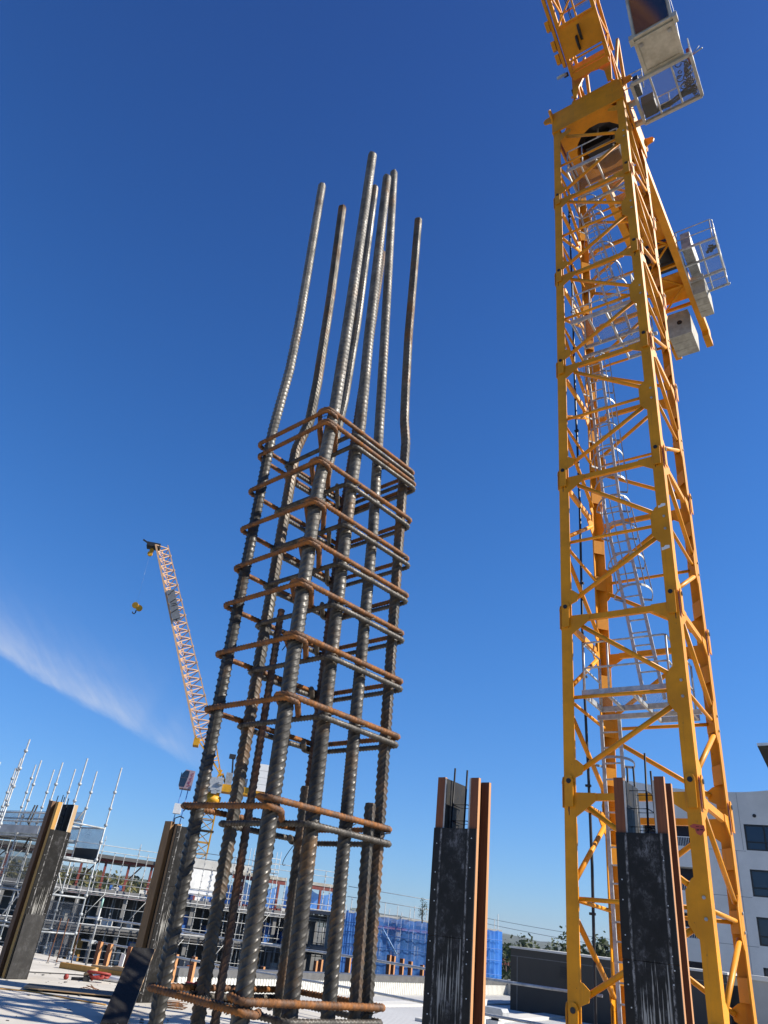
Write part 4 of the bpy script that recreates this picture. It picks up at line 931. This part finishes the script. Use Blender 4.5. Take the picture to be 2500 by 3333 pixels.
MB().box(-1.2, .6, -.4, .3, .1, .118).build('sheet_face', 'plyd', s2); MB().box(-1.1, .5, -.35, -.25, 0, .098).box(-1.1, .5, .15, .25, 0, .098).build('bearer', 'lvlb', s2)
rbp = thing('loose_ligatures', (-3.0, 15.6, 0), .2, 'few rusty bent ligatures lying on the slab beside the leaning black sheet', 'rebar')
for i in range(7): o = MB().path([(0, 0, .01 + .012 * i), (.5, .02, .01 + .012 * i), (.52, .3, .012 + .012 * i), (.05, .3, .012 + .012 * i)], .006, 6).build('ligature', 'tier', rbp); o.rotation_euler = (0, 0, random.uniform(-.3, .3))
for i, (x, y, lab) in enumerate(((-4.6, 16.9, 'curled rusty tie scrap on the slab near the flat formply sheet'), (-3.62, 15.75, 'rusty bent wire scraps on the slab at the edge of the leaning sheet'))):
    t = thing('scrap_wire', (x, y, 0), i, lab, 'scrap')
    for k in range(4): MB().path([(random.uniform(-.2, .2), random.uniform(-.2, .2), .01), (random.uniform(-.1, .1), random.uniform(-.1, .1), .04 + .02 * k), (random.uniform(-.3, .3), random.uniform(-.2, .2), .01)], .006, 5).build('wire', 'rusty', t)
for i, (pts, lab, m) in enumerate((([(-7.5, 18.9), (-6.6, 18.6), (-5.9, 19.2), (-5.2, 19.6), (-4.4, 19.2), (-3.9, 19.6)], 'thin black power lead trailing across the slab behind the harness', 'rubber'),
                                 ([(-6.9, 15.6), (-6.0, 15.3), (-5.2, 15.6), (-4.4, 15.2), (-3.7, 15.0)], 'thin yellow hose lying along the shadowed front of the slab', 'lvly'))):
    cu = fillet([np.array([x, y, .012]) for x, y in pts], .6, 6); t = tag(MB().path(cu, .011, 6).build('power_lead' if i == 0 else 'hose', m), lab, 'lead' if i == 0 else 'hose')
db = MB()
for i in range(420):
    p = RP + G2 * random.uniform(-6, 9) - G1 * random.uniform(.2, 9); r_ = random.choice((.008, .012, .02, .035)); a_ = random.uniform(0, 3); db.bar((p.x, p.y, r_ * .25), (p.x + r_ * 2 * math.cos(a_), p.y + r_ * 2 * math.sin(a_), r_ * .3), r_, r_ * .5)
tag(db.build('slab_debris', 'concd'), 'scattered grit and small offcuts on the concrete slab', 'debris', None, 'stuff')

# ------------------------------------------------------------------ white roofed building below the slab edge
WA = Vector((-4.76, 27.6, 0))
wr = thing('white_roof_building', WA, GA + math.pi / 2, 'low building with white ribbed roof and grey capped parapet beyond the slab', 'building')
ZR = -.86
MB().box(-.0, 24.2, -.0, .5, ZR - .0, -.38).build('parapet_wall', 'wallw', wr)
MB().box(-.06, 24.26, -.05, .56, -.378, -.17).build('parapet_capping', 'cap', wr); MB().box(-.03, -.002, .0, .5, ZR, -.382).build('parapet_end', 'boxd', wr)
wl = MB()
for i in range(160): wl.box(i * .15 + .02, i * .15 + .05, -.018, -.002, ZR, -.39)
wl.build('wall_ribs', 'wallw', wr)
MB().box(24.0, 24.2, -13, -.002, ZR, -.12).build('parapet_wall', 'wallw', wr)
wl = MB()
for i in range(62): wl.box(23.965, 23.998, -12.9 + i * .2, -12.82 + i * .2, ZR, -.13)
wl.build('wall_ribs', 'wallw', wr)
prof = []; x = -4.0
while x < 23.9: prof += [(x, 0), (x + .21, 0), (x + .232, .014), (x + .278, .014)]; x += .30
rf = MB()
for (px, pz) in prof:
    for y in (-.03, -26): rf.v.append((px, y, ZR + .004 + pz))
for i in range(len(prof) - 1): q = i * 2; rf.f.append((q, q + 2, q + 3, q + 1)); rf.s.append(False)
rf.build('roof_sheet', 'roofw', wr)
MB().box(-4, 24.2, -26, .5, -12, ZR - .02).build('lower_wall', 'wallw', wr)
for i, (y, h) in enumerate(((-6.8, .26), (-3.2, .18))): MB().box(5.0 + i, 24.0, y, y + .9, ZR, ZR + h * .4).build('roof_flashing', 'cwtw', wr)
def roof_vent(p, s, lab, low=True):
    t = thing('roof_vent', p, GA, lab, 'roof vent', 'vents on the white roof')
    MB().box(-.28 * s, .28 * s, -.28 * s, .28 * s, 0, .30 * s).build('curb', 'wallw', t)
    MB().disc((0, 0, .42 * s), (0, 0, 1), .16 * s, .26 * s, 16).build('neck', 'dark' if low else 'cwtw', t)
    if low: MB().prism([(-.48, 0), (.48, 0), (.5, .14), (.42, .26), (-.42, .26), (-.5, .14)], (0, .3 * s, .48 * s), (s, 0, 0), (0, 0, s), .6 * s).build('hood', simple('pale grey vent metal', (.6, .62, .62), .4, .3), t)
    else: MB().path([(0, 0, .5 * s), (0, 0, .95 * s)], [.22 * s, .28 * s], 18).build('stack', 'cwtw', t)
v1 = polar(11.25, 28.6); v2 = polar(10.35, 30)
roof_vent((v1.x, v1.y, ZR + .05), .78, 'hooded roof vent on the white roof, right of the free standing formwork'); roof_vent((v2.x, v2.y, ZR + .05), .72, 'cream round roof vent beside the edge of the free standing formwork', False)

# ------------------------------------------------------------------ dark plant room boxes
bx = thing('plant_room', (8.03, 37.1, ZR), GA, 'plain dark grey plant room box with louvre behind the mast legs', 'plant room')
MB().box(0, 9.0, 0, 6, -.0, 2.30).build('wall', 'boxd', bx); MB().box(-.05, 9.05, -.05, 6.05, 2.302, 2.38).build('roof_trim', 'cwtw', bx)
tr = MB().box(.30, .34, -.012, -.002, .0, 2.0); tr.box(.0, 9.0, -.012, -.002, 2.0, 2.03); tr.box(4.5, 4.53, -.012, -.002, 0, 2); tr.build('wall_joint', 'cap', bx)
lvm = MB()
for i in range(6): lvm.box(2.3, 2.85, -.05, -.012, 1.42 + i * .075, 1.46 + i * .075)
lvm.build('louvre', 'dark', bx)
b2 = thing('plant_room', (15.4, 31.0, ZR), GA, 'pale grey parapet block below the apartment windows at the right edge', 'plant room')
MB().box(0, 2.2, 0, 3, -.0, 2.25).build('wall', 'boxl', b2); MB().box(-.1, 2.3, -.1, 3.1, 2.252, 2.4).build('roof_trim', 'cwtw', b2)

# ------------------------------------------------------------------ apartment block
AR = 65.0
ap = thing('apartment_block', polar(27, AR, 0), -RD(27), 'pale apartment block with curved parapet and black framed windows at right', 'building')
def ax(az): return AR * math.tan(RD(az - 27))
ztop = lambda x: 13.62 + .0125 * (x + .2) ** 2 + (0 if x < 0 else .012 * x * x)
WX0, WX1 = ax(19.9), 10.0
wins = [(ax(27.76), 4.3, zt_, zb_) for zt_, zb_ in ((11.32, 9.50), (8.20, 6.40), (5.10, 3.30), (1.98, .20), (-1.1, -2.9))]
recs = [(ax(21.3), ax(24.55), zt_, zt_ - 1.62) for zt_ in (11.15, 8.05, 4.95, 1.85, -1.25)]
xs = sorted({WX0, WX1, ax(27.76), 4.3, ax(21.3), ax(24.55)} | set(np.linspace(WX0, WX1, 24)))
zs = sorted({-12.0, 13.0} | {z for q in wins + recs for z in q[2:]})
wm = MB()
def solid(x, z): return not any(q[0] < x < q[1] and q[3] < z < q[2] for q in wins + recs)
for i in range(len(xs) - 1):
    for j in range(len(zs) - 1):
        x0, x1, z0, z1 = xs[i], xs[i + 1], zs[j], zs[j + 1]
        if solid((x0 + x1) / 2, (z0 + z1) / 2): wm.quad((x0, 0, z0), (x1, 0, z0), (x1, 0, z1), (x0, 0, z1))
    wm.quad((x0, 0, 13), (x1, 0, 13), (x1, 0, ztop(x1)), (x0, 0, ztop(x0))); wm.quad((x0, 0, ztop(x0)), (x1, 0, ztop(x1)), (x1, .35, ztop(x1)), (x0, .35, ztop(x0)))
for q in wins + recs:
    x0, x1, z1, z0 = q; d = .18 if q in wins else 1.4
    wm.quad((x0, 0, z1), (x1, 0, z1), (x1, d, z1), (x0, d, z1)); wm.quad((x0, 0, z0), (x0, d, z0), (x1, d, z0), (x1, 0, z0)); wm.quad((x0, 0, z0), (x0, 0, z1), (x0, d, z1), (x0, d, z0)); wm.quad((x1, 0, z0), (x1, d, z0), (x1, d, z1), (x1, 0, z1))
wm.quad((WX0, 0, -12), (WX0, 0, 14), (WX0, 12, 14), (WX0, 12, -12)); wm.quad((WX0, 12, -12), (WX1, 12, -12), (WX1, 12, 13), (WX0, 12, 13)); wm.quad((WX0, .35, 13), (WX1, .35, 13), (WX1, 12, 13), (WX0, 12, 13))
wm.build('wall', 'apt', ap)
jm = MB()
for z in (9.42, 6.32, 3.2, .1): jm.box(ax(24.6), ax(27.7), -.008, -.002, z - .012, z + .012); jm.box(ax(20), ax(21.3), -.008, -.002, z - .012, z + .012)
jm.box(ax(27.55), ax(27.57), -.008, -.002, 9.5, 13.6); jm.box(ax(27.1), ax(27.12), -.008, -.002, -4, 9.4)
jm.build('panel_joint', 'conc', ap)
dd = MB().disc((ax(28.5), -.03, 11.95), (0, 1, 0), .13, .06, 12); dd.build('wall_vent', 'dark', ap)
for (x0, x1, z1, z0) in wins:
    f = MB(); xm = x0 + 1.35; zm = z0 + .55
    for a_, b_, c_, e_ in ((x0, x1, z1 - .12, z1), (x0, x1, z0, z0 + .1), (x0, x0 + .13, z0, z1), (x1 - .1, x1, z0, z1), (xm - .06, xm + .06, z0, z1), (xm + 1.2, xm + 1.3, z0, z1)): f.box(a_, b_, .03 + .002 * (a_ > x0), .12, c_, e_)
    f.box(x0 + .13, x1 - .1, .034, .11, zm, zm + .08); fo = f.build('window', 'frame', ap)
    MB().quad((x0, .10, z0), (x1, .10, z0), (x1, .10, z1), (x0, .10, z1)).build('window_pane', 'glass', fo)
for (x0, x1, z1, z0) in recs:
    r = MB().quad((x0, 1.38, z0), (x1, 1.38, z0), (x1, 1.38, z1), (x0, 1.38, z1)).build('balcony_recess', 'navy', ap)
    bl = MB(); x = x0 + .06
    while x < x1: bl.box(x - .015, x + .015, .06, .09, z0, z0 + .62); x += .12
    bl.box(x0, x1, .05, .1, z0 + .62, z0 + .68); bl.build('balustrade', 'white', r)
    MB().box(x0 + .3, x0 + 1.4, -1.0, -.02, z0 - .5, z0 - .44).build('sun_shade', 'white', ap)
can = MB(); can.add([(2.5, -3.5, 16.5), (9, -3.5, 16.9), (9, 6, 15.6), (4.2, 6, 14.4), (2.5, -3.5, 16.38), (9, -3.5, 16.78), (9, 6, 15.48), (4.2, 6, 14.28)], [(3, 2, 1, 0), (4, 5, 6, 7), (0, 1, 5, 4), (1, 2, 6, 5), (2, 3, 7, 6), (3, 0, 4, 7)])
cno = can.build('roof_canopy', 'boxd', ap); MB().bar((2.5, -3.52, 16.46), (9, -3.52, 16.86), .04, .2).build('fascia', 'white', cno); MB().bar((5, 2, 13), (5, 2, 15.4), .2, .2).build('canopy_post', 'boxd', cno)

# ------------------------------------------------------------------ building under construction beyond the slab
BR_ = 80.0
bd = thing('unfinished_building', polar(-8, BR_, 0), RD(24), 'unfinished multi storey concrete frame building with red steel and white wall', 'building')
def bx_(az): return BR_ * math.tan(RD(az + 8)) / (math.cos(RD(16)) - math.sin(RD(16)) * math.tan(RD(az + 8)))
XA, XB = bx_(-27), bx_(.4); XM = bx_(-10.3)
for z1, z0, x0, x1 in ((1.95, 1.45, XA, XB), (-.92, -1.42, XA, XB), (-3.8, -4.3, XA, XB), (-6.7, -7.2, XA, XB)):
    MB().box(x0, x1, 0, 14, z0, z1).build('floor_slab', 'conc', bd); MB().box(x0, x1, -.02, .0 - .003, z0 + .05, z0 + .25).build('slab_edge_board', 'concd', bd)
MB().box(bx_(-26), bx_(-12.6), 0, 14, 4.42, 4.72).build('roof_slab', 'concd', bd)
cm = [(x, z0, z1) for x in np.arange(XA + .5, XB, 2.1) for z0, z1 in ((-1.0 + .08, 1.44), (-3.8, -1.43), (-6.7, -4.31))]
for x, z0, z1 in cm: MB().box(x - .17, x + .17, .3, .64, z0, z1).build('column', 'conc', bd)
for z0, z1 in ((-12, 1.4),): MB().box(XA, XB, 5.8, 6.0, z0, z1).build('rear_wall', 'conc', bd)
for x in np.linspace(bx_(-25.5), bx_(-13), 9): MB().box(x - .1, x + .1, .4, .6, 1.96, 4.41).build('steel_column', 'redst', bd)
MB().box(bx_(-26), bx_(-12.8), .35, .65, 4.2, 4.40).build('steel_beam', 'redst', bd)
for x in np.linspace(bx_(-25.5), bx_(-13), 5)[1:]: MB().bar((x, 6, 4.3), (x - 1.8, 6, 2.0), .12, .12).build('steel_brace', 'redst', bd)
MB().box(XM, bx_(-7.9), .3, 9, 1.96, 4.6).build('wall', 'white', bd); MB().box(XM - .2, bx_(-6.2), .45, 9, 4.72, 5.5).build('parapet', 'cwtw', bd); MB().box(XM - .3, bx_(-6.9), .4, 9.1, 4.61, 4.715).build('roof_edge', 'cap', bd)
for x0, x1 in ((bx_(-7.4), bx_(-3.6)), (bx_(-2.4), bx_(.0))): MB().box(x0, x1, .4, .65, 4.25, 4.6).build('steel_beam', 'redst', bd); MB().box(x0, x1, .35, 3, 4.61, 4.9).build('roof_deck', 'cwt', bd)
for az in (-6.6, -5.2, -4.1, -2.2, -1.1, -.05): MB().box(bx_(az) - .1, bx_(az) + .1, .4, .6, 1.96, 4.24).build('steel_column', 'redst', bd)
for x0, x1, z0, z1 in ((bx_(-8.4), bx_(-3.8), 2.0, 4.1), (bx_(-3.2), bx_(.3), 2.2, 4.3)):
    m = MB(); n = 12
    for i in range(n): u0, u1 = i / n, (i + 1) / n; f_ = lambda u: z1 - .9 * (1 - (2 * (u * 2 % 1) - 1) ** 2) * .5; m.quad((x0 + (x1 - x0) * u0, 2 + .2 * math.sin(i), z0), (x0 + (x1 - x0) * u1, 2 + .2 * math.sin(i + 1), z0), (x0 + (x1 - x0) * u1, 2, f_(u1)), (x0 + (x1 - x0) * u0, 2, f_(u0)))
    m.build('tarpaulin', 'blues', bd)
for i in range(34):                                # materials stored on the open floors
    x = random.uniform(XA + 8, XB - 1); fl = random.choice((-.9, -.9, -3.78)); w_, h_ = random.uniform(.3, 1.2), random.uniform(.4, 1.9)
    MB().box(x, x + w_, random.uniform(1.0, 1.2), random.uniform(1.6, 3.5), fl + .02, fl + h_).build('stored_material', random.choice(('wallw', 'bluestuff', 'cwtw', 'concd', 'lvly', 'white', 'bluestuff', 'boxl')), bd)
for az, h in ((-7.0, 2.2), (-6.9, 2.0)): MB().disc((bx_(az), .9, -.92 + h / 2), (0, 0, 1), .22, h, 12).build('concrete_pier', 'cwtw', bd)
MB().box(bx_(-9.2), bx_(-8.6), .8, 1.3, -3.78, -3.3).box(bx_(-8.2), bx_(-7.9), .8, 1.3, -.9, -.55).build('safety_net', 'orange', bd)
for i in range(30): x = random.uniform(bx_(-16), bx_(0)); MB().box(x, x + random.uniform(.2, .8), .1, .5, 1.96, 1.96 + random.uniform(.1, .5)).build('stored_material', random.choice(('wallw', 'bluestuff', 'redst', 'cwtw', 'lvly')), bd)
pr0 = MB().tube((0, 1.2, 0), (0, 1.2, 2.35), .05, 6).tube((0, 1.2, 1.0), (0, 1.2, 2.35), .035, 6).build('shoring_prop', 'galv', bd)
for i in range(56):
    o = pr0
    if i: o = pr0.copy(); COL.objects.link(o); o.parent = bd
    o.location = (random.uniform(bx_(-17), XB - .5), random.uniform(-.4, 2.5), random.choice((-.91, -.91, -3.79)))
# facade scaffold in front of it
fs = thing('facade_scaffold', polar(-8, BR_, 0) + Vector((math.sin(RD(24)), -math.cos(RD(24)), 0)) * 1.6, RD(24), 'long tube scaffold covering the front of the unfinished building', 'scaffold')
x0_, x1_ = bx_(-26), bx_(.2)
def sm_(h): 
    m = MB().tube((0, 0, -9), (0, 0, h), .035, 5); z = -8.0
    while z < h: m.box(-.06, .06, -.06, .06, z, z + .08); z += .5
    return m
stA, stB = sm_(5.9).build('standard', 'galvd', fs), sm_(4.9).build('standard', 'galvd', fs)
xsn = list(np.arange(x0_, x1_, 1.05))[:46]
for i, x in enumerate(xsn):
    o = (stA if i % 3 == 0 else stB); 
    if i > 1: o = o.copy(); COL.objects.link(o); o.parent = fs
    o.location = (x, 0 if i % 2 else .9, 0 if i % 4 else .3)
for z in (-4.2, -3.3, -2.7, -1.5, -.9, -.4, .55, 1.4, 2.4, 2.9, 4.9, 5.4): MB().tube((x0_, -.05, z), (x1_ if z < 4 else bx_(-12.7), -.05, z), .03, 5).build('ledger', 'galvd', fs)
for z in (2.45, 5.45, 5.95): MB().tube((bx_(-10.5), -.05, z), (x1_, -.05, z), .028, 5).build('ledger', 'galvd', fs)
for z in (-3.85, -.98, 1.5): MB().box(x0_, x1_, .05, .85, z, z + .05).build('deck', 'galvd', fs)
for z in (-3.2, -.3, 2.2): MB().box(x0_, x1_, -.02, .0, z - .55, z - .5).build('toe_board', 'white', fs)
for i in range(10): x = x0_ + 4 + i * 3.9; z = random.choice((-3.8, -1, 1.5)); MB().tube((x, -.08, z), (x + 1.9, -.08, z + 2.6), .03, 5).build('brace', 'galvd', fs)
tw = MB()
for az in (-6.55, -6.0, -5.3, -4.65):
    for y in (0, 1.2): tw.tube((bx_(az), y + .5, -8), (bx_(az), y + .5, 7.1 if az in (-6.55, -4.65) else 5.9), .03, 5)
for z in (4.9, 5.4, 5.9, 6.4): tw.tube((bx_(-6.55), .5, z), (bx_(-4.65), .5, z), .03, 5)
two = tw.build('stair_tower', 'galv', fs); MB().box(bx_(-6.5), bx_(-4.7), .5, 1.6, 5.1, 5.16).build('landing', 'galv', two)

# ------------------------------------------------------------------ blue wrapped building
bb = thing('wrapped_building', polar(6.2, 74, 0), -RD(6.2) + RD(22), 'low building wrapped in blue scaffold mesh beyond the white roof', 'building')
def by(az): return 74 * math.tan(RD(az - 6.2)) / (math.cos(RD(22)) - math.sin(RD(22)) * math.tan(RD(az - 6.2)))
for z1, z0 in ((2.35, 2.05), (-.6, -1.0), (-3.5, -4)): MB().box(by(.6), by(11.5), 1.2, 14, z0, z1).build('floor_slab', 'conc', bb)
for x in np.linspace(by(.9), by(11.2), 9): MB().box(x - .2, x + .2, 1.5, 1.9, -.59, 2.04).box(x - .2, x + .2, 1.5, 1.9, -3.49, -1.01).build('column', 'cwt', bb)
MB().box(by(.8), by(11.4), 6, 6.2, -8, 2).build('rear_wall', 'boxl', bb)
for i in range(26): x = random.uniform(by(1), by(8)); w_ = random.choice((.35, .6, .8)); fl = random.choice((-.98 + .4, -3.48)); MB().box(x, x + w_, 2.2, 2.5, fl, fl + random.uniform(.5, 1.9)).build('stored_block', random.choice(('white', 'white', 'wallw', 'boxl')), bb)
MB().box(by(2.0), by(2.6), 1.3, 1.5, -1.0, -.3).build('timber_crate', 'pine', bb)
for az0, az1, zt, zb, m in ((.75, 2.15, 2.55, -9, 'blues'), (2.15, 6.6, 2.40, -9, 'blue'), (6.6, 9.4, 2.4, -9, 'blue'), (9.4, 11.62, 2.43, -9, 'blues')):
    n = 26; q = MB()
    for i in range(n + 1):
        x = by(az0) + (by(az1) - by(az0)) * i / n
        for j in range(8): z = zb + (zt - zb) * j / 7; q.v.append((x, .05 * math.sin(i * 1.9 + j) + .04 * math.sin(j * 2.3 + i * .6), z + (.06 * math.sin(i * .9) if j == 7 else 0)))
    for i in range(n):
        for j in range(7): k = i * 8 + j; q.f.append((k, k + 8, k + 9, k + 1)); q.s.append(True)
    q.build('scaffold_mesh', m, bb)
MB().quad((by(11.62), 0, -9), (by(11.62), 7, -9), (by(11.62), 7, 2.4), (by(11.62), 0, 2.4)).build('scaffold_mesh', 'blues', bb)
MB().box(by(.75), by(11.6), -.02, .02, 2.42, 2.55).build('top_board', 'cwtw', bb)
sm2 = MB().tube((0, 0, -9), (0, 0, 3.0), .03, 5).build('standard', 'galvd', bb)
for i in range(26):
    o = sm2
    if i: o = sm2.copy(); COL.objects.link(o); o.parent = bb
    o.location = (by(.8) + i * (by(11.6) - by(.8)) / 25, .35 + .5 * (i % 2), random.uniform(-.15, .9) + (1.9 if i in (5, 18) else 0))
for z in (-3, -2.0, -1.0, .1, 1.0, 1.7): MB().tube((by(.8), -.12, z), (by(11.6), -.12, z), .025, 5).build('ledger', 'bluestuff', bb)
for z in (3.3, 4.1): MB().tube((by(.8), .4, z + .35), (by(9.5), .4, z), .025, 5).build('ledger', 'galvd', bb)
MB().tube((by(3.4), -.1, 1.5), (by(4.5), -.1, -.3), .05, 5).tube((by(9.7), -.1, -2), (by(10.3), -.1, .3), .07, 5).build('brace', simple('pale blue tube', (.35, .55, .85), .5), bb)
MB().box(by(3), by(8), 1.0, 1.1, 1.55, 1.75).build('pink_tape', simple('pink insulation', (.55, .2, .25), .7), bb)

# ------------------------------------------------------------------ trees, houses and wires beyond
def tree(p, h, wd, seed, lab, m='leaf', grp='trees beyond the buildings', n=260, shape=0):
    r = random.Random(seed); t = thing('tree', p, r.uniform(0, 6), lab, 'tree', grp)
    tk = MB().path([(0, 0, 0), (r.uniform(-.2, .2), r.uniform(-.2, .2), h * .4), (r.uniform(-.4, .4), 0, h * .85)], [h * .03, h * .02, h * .006], 7)
    for i in range(5): a_ = r.uniform(0, 6.28); z = h * r.uniform(.3, .7); tk.path([(0, 0, z), (wd * .35 * math.cos(a_), wd * .35 * math.sin(a_), z + h * .2)], [h * .012, h * .004], 5)
    tk.build('trunk', 'bark', t)
    c = MB(); cl_ = [(r.uniform(-.5, .5) * wd * .8, r.uniform(-.5, .5) * wd * .8, h * r.uniform(.35 if not shape else .12, .95)) for _ in range(11 if not shape else 14)]
    for i in range(n):
        q = r.choice(cl_); k = 1.0 - .55 * max(0, (q[2] / h - .5)) * (1.6 if shape else 1)
        x, y, z = q[0] * k + r.gauss(0, wd * .11), q[1] * k + r.gauss(0, wd * .11), q[2] + r.gauss(0, h * .06); s_ = wd * r.uniform(.025, .06)
        u = Vector((r.gauss(0, 1), r.gauss(0, 1), r.gauss(0, .7))).normalized(); v = u.cross(Vector((r.gauss(0, 1), r.gauss(0, 1), r.gauss(0, 1)))).normalized(); o = Vector((x, y, z))
        c.quad(o - u * s_ - v * s_ * .5, o + u * s_ - v * s_ * .6, o + u * s_ * 1.2 + v * s_ * .5, o - u * s_ * .8 + v * s_ * .6)
    c.build('crown', m, t)
    return t
lab_ = {'leaf': 'grey green gum tree on the horizon', 'leafd': 'dark green tree on the horizon', 'leafo': 'olive tree on the horizon'}
def th(az, r, el): return 1.65 + r * math.tan(RD(el)) + 12
for i, (az, r, el, wd, m, lab, n, shp) in enumerate(((12.98, 160, .32, 4.5, 'leafd', 'slim dark conifer left of the taller tree above the dark plant room', 400, 1), (13.5, 150, .52, 7, 'leaf', 'bushy gum tree above the left part of the dark plant room', 900, 0),
                                   (15.45, 140, .86, 5.5, 'leaf', 'tall thin gum tree just left of the yellow mast', 500, 0), (16.15, 138, .76, 6, 'leaf', 'ragged gum tree partly behind the left mast leg', 500, 0), (17.6, 150, .6, 9, 'leaf', 'dark gum tree seen between the left mast legs', 700, 0), (18.4, 155, .5, 9, 'leafd', 'round dark tree seen through the mast near its left rear leg', 600, 0),
                                   (11.95, 100, -.15, 7, 'leafd', 'dark tree directly right of the blue mesh wrap', 500, 0), (11.95, 90, -1.6, 6, 'leafd', 'low bright bush at the foot of the blue mesh corner', 400, 0),
                                   (6.1, 73, 1.45, 0.8, 'leaf', 'small tree growing on top of the blue wrapped building', 420, 1))):
    z0 = -12 - .002 * r; h = th(az, r, el)
    if i == 8: z0 = 2.3; h = 1.9
    tree(polar(az, r, z0), h + (.0 if i == 8 else .002 * r), wd, 100 + i, lab, m, n=n, shape=shp)
for i in range(46):
    az = random.uniform(10.5, 24) if i < 26 else random.uniform(-28, -11); r = random.uniform(190, 420)
    el = random.uniform(-.45, .12) if az > 0 else random.uniform(.0, .75); m = random.choice(('leaf', 'leafd', 'leafd') if az > 0 else ('leafo', 'leaf', 'leafo', 'leafd'))
    if r > 300: el -= .15
    z0 = -12 - .002 * r + (0 if az > 0 else max(0, (r - 150) * .012)); h = max(5, 1.65 + r * math.tan(RD(el)) - z0)
    t = tree(polar(az, r, z0), h, random.uniform(9, 17), i, lab_[m] + (' right of the blue wrapped building' if az > 0 else ' behind the scaffold at left'), m, 'trees in the distant suburb right of the blue mesh' if az > 0 else 'trees on the rise behind the scaffold', 170)
for i in range(16):
    az = random.uniform(10.8, 22) if i < 9 else random.uniform(-27, -12); r = random.uniform(170, 330); lab = 'distant suburban house half hidden among trees ' + ('right of the blue mesh' if az > 0 else 'behind the scaffold')
    t = thing('house', polar(az, r, -12 - .002 * r + (0 if az > 0 else 2.5)), random.uniform(-.6, .6), lab, 'house', 'houses in the suburb ' + ('at right' if az > 0 else 'at left'))
    w_, d_, h_ = random.uniform(9, 15), random.uniform(7, 10), random.uniform(6, 10.5); MB().box(-w_ / 2, w_ / 2, -d_ / 2, d_ / 2, 0, h_).build('wall', random.choice(('wallw', 'cwt', 'apt')), t)
    MB().prism([(-d_ / 2 - .4, 0), (d_ / 2 + .4, 0), (0, 2.0)], (-w_ / 2 - .4, 0, h_), (0, 1, 0), (0, 0, 1), w_ + .8).build('roof', random.choice(('cap', 'roofw', 'redst', 'conc')), t)
wd_ = {k: MB() for k in ('leafd', 'leafo')}; wr_ = random.Random(11)
for i in range(760):
    az = wr_.uniform(8, 31) if i < 420 else wr_.uniform(-31, -7); r = wr_.uniform(230, 760) if az > 0 else wr_.uniform(300, 520); b_ = polar(az, r, -12 - .002 * r + (0 if az > 0 else max(0, (r - 150) * .012)))
    h = wr_.uniform(11, 15.5) if az > 0 else wr_.uniform(5, 9); b_.z += 0 if az > 0 else max(0, min(1, (r - 290) / 110)) * 13.0; w_ = wr_.uniform(3, 6); m = wd_['leafd' if az > 0 or wr_.random() < .35 else 'leafo']
    for q in range(26):
        o = b_ + Vector((wr_.gauss(0, w_ * .45), wr_.gauss(0, w_ * .45), h * wr_.uniform(.1, 1.0) * (1 - .15 * abs(wr_.gauss(0, 1))))); s_ = wr_.uniform(.5, 1.3)
        u = Vector((wr_.gauss(0, 1), wr_.gauss(0, 1), wr_.gauss(0, .6))).normalized(); v = u.cross(Vector((wr_.gauss(0, 1), wr_.gauss(0, 1), wr_.gauss(0, 1)))).normalized()
        m.quad(o - u * s_ - v * s_ * .6, o + u * s_ - v * s_ * .5, o + u * s_ * .8 + v * s_ * .6, o - u * s_ * .9 + v * s_ * .5)
tag(wd_['leafd'].build('distant_woodland', 'leafd'), 'dark band of distant trees below the hills', 'woodland', None, 'stuff')
tag(wd_['leafo'].build('distant_woodland', 'leafo'), 'olive band of distant trees behind the scaffold', 'woodland', None, 'stuff')
pw = thing('power_line', polar(9.0, 110, 0), 0, 'power line wires crossing the sky left of the yellow mast', 'power line')
pA_, pB_ = polar(9.6, 110) - polar(9.0, 110), polar(24, 96) - polar(9.0, 110)
for dz, e0, e1 in ((0, 1.34, .78), (1, 1.02, .30)):
    za, zb = 1.65 + 110 * math.tan(RD(e0)), 1.65 + 96 * math.tan(RD(e1))
    MB().path([pA_.lerp(pB_, t) + Vector((0, 0, za + (zb - za) * t - 1.0 * t * (1 - t))) for t in np.linspace(0, 1, 20)], .022, 5).build('wire', 'rubber', pw)
for p_, z_ in ((pA_, 4.4), (pB_, 3.2)): MB().tube((p_.x, p_.y, -12), (p_.x, p_.y, z_), .14, 8).bar((p_.x - .8, p_.y, z_ - .4), (p_.x + .8, p_.y, z_ - .4), .1, .12).build('pole', 'bark', pw)

# ------------------------------------------------------------------ the day's thin haze
hz_ = MB().box(-3600, 3600, -60, 3700, -45, 56); hm_ = bpy.data.materials.new('thin air'); hm_.use_nodes = True; ht = hm_.node_tree; ht.nodes.clear()
ho = ht.nodes.new('ShaderNodeOutputMaterial'); hv = ht.nodes.new('ShaderNodeVolumePrincipled'); hv.inputs['Color'].default_value = (.62, .76, 1, 1); hv.inputs['Density'].default_value = 0.00005
ht.links.new(hv.outputs[0], ho.inputs['Volume'])
hzo = hz_.build('haze', hm_); tag(hzo, 'thin blue haze over the distant hills', 'haze', None, 'stuff')
